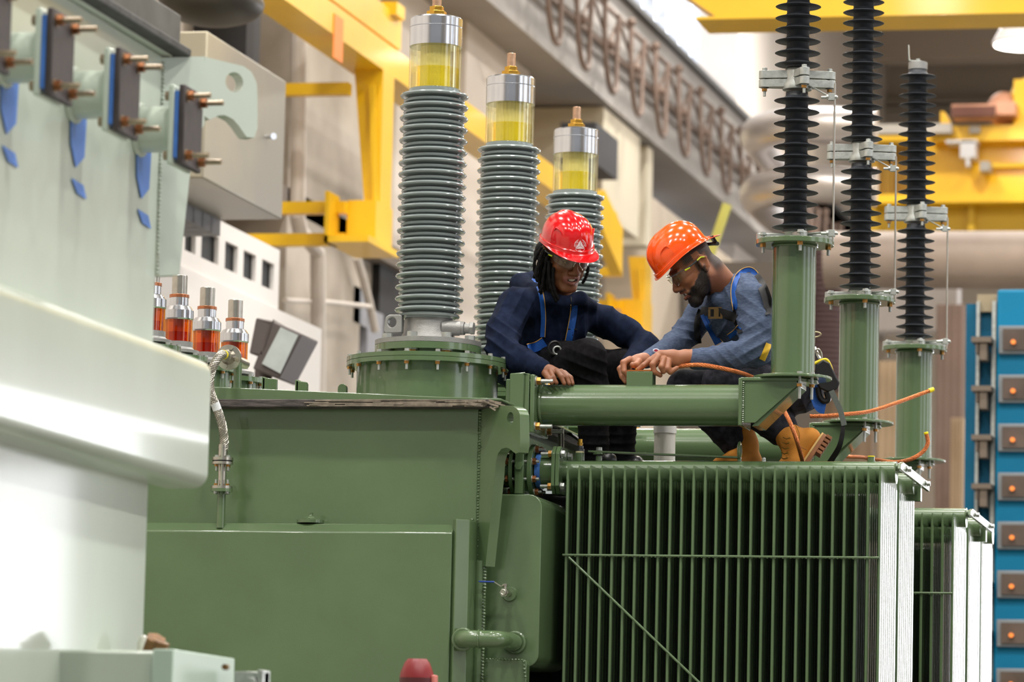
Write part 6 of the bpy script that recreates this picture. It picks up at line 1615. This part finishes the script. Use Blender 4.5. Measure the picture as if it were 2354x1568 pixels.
# yellow and blue webbing by the hip, shirt tail strap
ribbon('harness_strap', SH, [(1768, 790), (1760, 810), (1752, 828)], 14, mat('yellow_webbing', (214, 170, 20), .6), M2, off=.008)
# cuff of the far sleeve
mb = MB(); q = J(1508, 806, .14); mb.torus(q, B_, .010, .0035, 20, 8); mb.m = 1; mb.lathe(q, [(0, 0), (.0075, 0), (.0075, .003), (0, .003)], 16, axis=B_)
for v in mb.v:
    v -= U*((v-q).dot(U))*.4
mb.build('cuff_patch', [mat('pale_patch', (206, 206, 224), .6), mat('red_blue_patch', (170, 40, 60), .6)], M2)

# ================= things around the men =================
CABLE = mat('stranded_copper', (214, 130, 78), .34, .75, .25, 240, 1.0, 380)
def cable(name, pts, r, label, tip=None, startflat=False):
    t = thing(name, pts[0], label, 'cable', 'bare copper cables'); P_ = catmull(pts, 12); m = MB()
    # strands twisted round the core
    ns = 7; tg = []
    m.tube(P_, r*.82, 10)
    u = None; fr = []
    for i in range(len(P_)):
        tt = (P_[min(i+1, len(P_)-1)]-P_[max(i-1, 0)]).normalized()
        if u is None: _, u, _w = m.frame(tt)
        u = (u-tt*u.dot(tt)).normalized(); fr.append((u.copy(), tt.cross(u)))
    L = 0; Ls = [0]
    for a_, b_ in zip(P_, P_[1:]): L += (b_-a_).length; Ls.append(L)
    for k in range(ns):
        pp = [P_[i]+(fr[i][0]*math.cos(Ls[i]*60+2*PI*k/ns)+fr[i][1]*math.sin(Ls[i]*60+2*PI*k/ns))*r*.68 for i in range(len(P_))]
        m.tube(pp, r*.36, 6)
    m.build('copper_strands', CABLE, t)
    if tip:
        m = MB(); e = P_[-1]; d = (P_[-1]-P_[-4]).normalized(); m.cyl(e-d*tip*.5, e+d*tip*.6, r*1.15, n=16); m.build('yellow_tape_end', YTAPE, t, bevel=.001)
    return t
cable('copper_cable', [J(1545, 846, .01), J(1572, 841, -.02), J(1610, 839, -.04), J(1650, 845, -.05), J(1690, 854, -.03), J(1722, 864, .06), J(1765, 885, .30), J(1790, 920, .30), J(1806, 950, .12), J(1822, 985, .05), J(1834, 1020, .02), J(1844, 1058, .10), J(1850, 1080, .28)], .0085, 'copper cable gripped in the bearded man\'s hand and falling past his boot')
cable('copper_cable', [J(1862, 957, .75), J(1900, 956, .75), J(1950, 952, .8), J(1998, 946, .9), J(2050, 930, 1.0), J(2100, 912, 1.1), J(2140, 897, 1.15)], .0085, 'copper cable with a yellow taped end pointing up at right', tip=.022)
cable('copper_cable', [J(1895, 1030, 1.86), J(1930, 1046, 1.86), J(1955, 1050, 1.82), J(1980, 1051, 1.7), J(2015, 1057, 1.5), J(2060, 1062, 1.2), J(2095, 1055, 1.1), J(2122, 1038, 1.1), J(2133, 1018, 1.1), J(2129, 996, 1.1)], .0085, 'copper cable curling up like a hook above the right end of the fins', tip=.008)
t = thing('copper_strip', PY(1445, 853, YA-.035), 'flat copper strip lying on the square pad of the green pipe', 'strip')
aa, bb = PY(1443, 854, YA-.03), PY(1497, 850, YA-.03); m = MB(); m.box((aa.x, YA-.034, aa.z+.001), (bb.x, YA+.03, aa.z+.006)); m.build('strip', mat('polished_copper', (232, 140, 80), .25, .95), t)
m = MB(); m.box((aa.x+.03, YA-.02, aa.z+.006), (aa.x+.045, YA+.01, aa.z+.014)); m.build('yellow_tag', YTAPE, t)
# self retracting lanyard
t = thing('lanyard_reel', J(1900, 900, .42), 'black and yellow fall arrest reel hanging behind the nearest green post', 'safety device')
m = MB(); o0 = .30
body = [(1876, 838), (1892, 826), (1908, 834), (1922, 864), (1931, 880), (1926, 895), (1905, 902), (1884, 893), (1872, 870)]
m.prism([J(x_, y_, o0) for x_, y_ in body], F*.07); m.build('reel_housing', mat('black_nylon', (30, 30, 32), .5), t, bevel=.006)
m = MB(); m.tube(catmull([J(1872, 836, o0+.01), J(1890, 828, o0+.01), J(1901, 828, o0+.01), J(1909, 842, o0+.01), J(1914, 858, o0+.01)], 5), .0065, 8); m.build('yellow_guard', mat('yellow_rubber', (232, 208, 24), .45), t)
m = MB(); m.tube(catmull([J(1873, 812, o0+.03), J(1880, 802, o0+.03), J(1888, 812, o0+.03), J(1889, 828, o0+.03)], 5), .004, 8); m.tube(catmull([J(1871, 800, o0+.05), J(1877, 812, o0+.04), J(1884, 826, o0+.03)], 4), .010, 8); m.build('steel_hook', STEEL, t)
m = MB(); m.tube(catmull([J(1880, 890, o0+.02), J(1884, 912, o0+.02), J(1894, 922, o0+.02), J(1904, 918, o0+.02), J(1900, 900, o0+.02)], 5), .012, 8); m.build('rubber_grip', BLACK, t)
def band(pts, w, th=.003):
    m = MB(); P_ = catmull(pts, 8); n = len(P_); vs = []
    for i, p in enumerate(P_):
        tt = (P_[min(i+1, n-1)]-P_[max(i-1, 0)]).normalized(); s_ = tt.cross(F).normalized()*(w[0]+(w[1]-w[0])*i/(n-1)); vs += [p-s_, p+s_, p+s_+F*th, p-s_+F*th]
    fs = [(4*i+a_, 4*i+(a_+1) % 4, 4*i+4+(a_+1) % 4, 4*i+4+a_) for i in range(n-1) for a_ in range(4)]+[(0, 1, 2, 3), tuple(4*(n-1)+q for q in (3, 2, 1, 0))]
    return m.add(vs, fs)
band([J(1911, 898, o0), J(1920, 918, o0), J(1932, 945, o0), J(1941, 978, o0)], (.011, .011)).build('grey_pouch', mat('grey_webbing', (104, 112, 106), .7, 0, .1, 200, .4, 500), t)
band([J(1938, 976, o0+.004), J(1936, 1000, o0+.004), J(1928, 1030, o0+.02), J(1906, 1066, o0+.10)], (.0075, .012)).build('black_lanyard', BLACKW, t)
m = band([J(1868, 880, .36), J(1872, 905, .34), J(1884, 935, .32), J(1897, 940, .32)], (.02, .02)); m.build('blue_webbing_loop', BLUEW, t)
# wire hoop right of the post
m = MB(); q = J(1872, 769, .55); m.torus(q, (F+U*2.2).normalized(), .026, .003, 32, 8); tag(m.build('cable_hoop', mat('cream_wire', (206, 196, 150), .5)), 'small cream wire hoop at the side of the nearest green post', 'hoop')
# ---------- light ----------
w = bpy.data.worlds.new('world'); SC.world = w; w.use_nodes = True
bg = w.node_tree.nodes['Background']; bg.inputs[0].default_value = (0.93, 0.96, 1.0, 1); bg.inputs[1].default_value = 0.32
def area(name, loc, size, power, col=(1, 0.96, 0.9), target=None, sy=None):
    l = bpy.data.lights.new(name, 'AREA'); l.energy = power; l.color = col
    l.shape = 'DISK' if sy is None else 'RECTANGLE'; l.size = size
    if sy: l.size_y = sy
    o = bpy.data.objects.new(name, l); COL.objects.link(o); o.location = loc
    if target is not None:
        o.rotation_euler = (Vector(target)-Vector(loc)).to_track_quat('-Z', 'Y').to_euler()
    return o
for i, x in enumerate((-7.0, -3.0, 1.5, 6.0)):
    for j, y in enumerate((5, 11, 17, 24, 32, 41, 51)):
        area('high_bay_light', (x, y, 12.6), 0.7, 380)
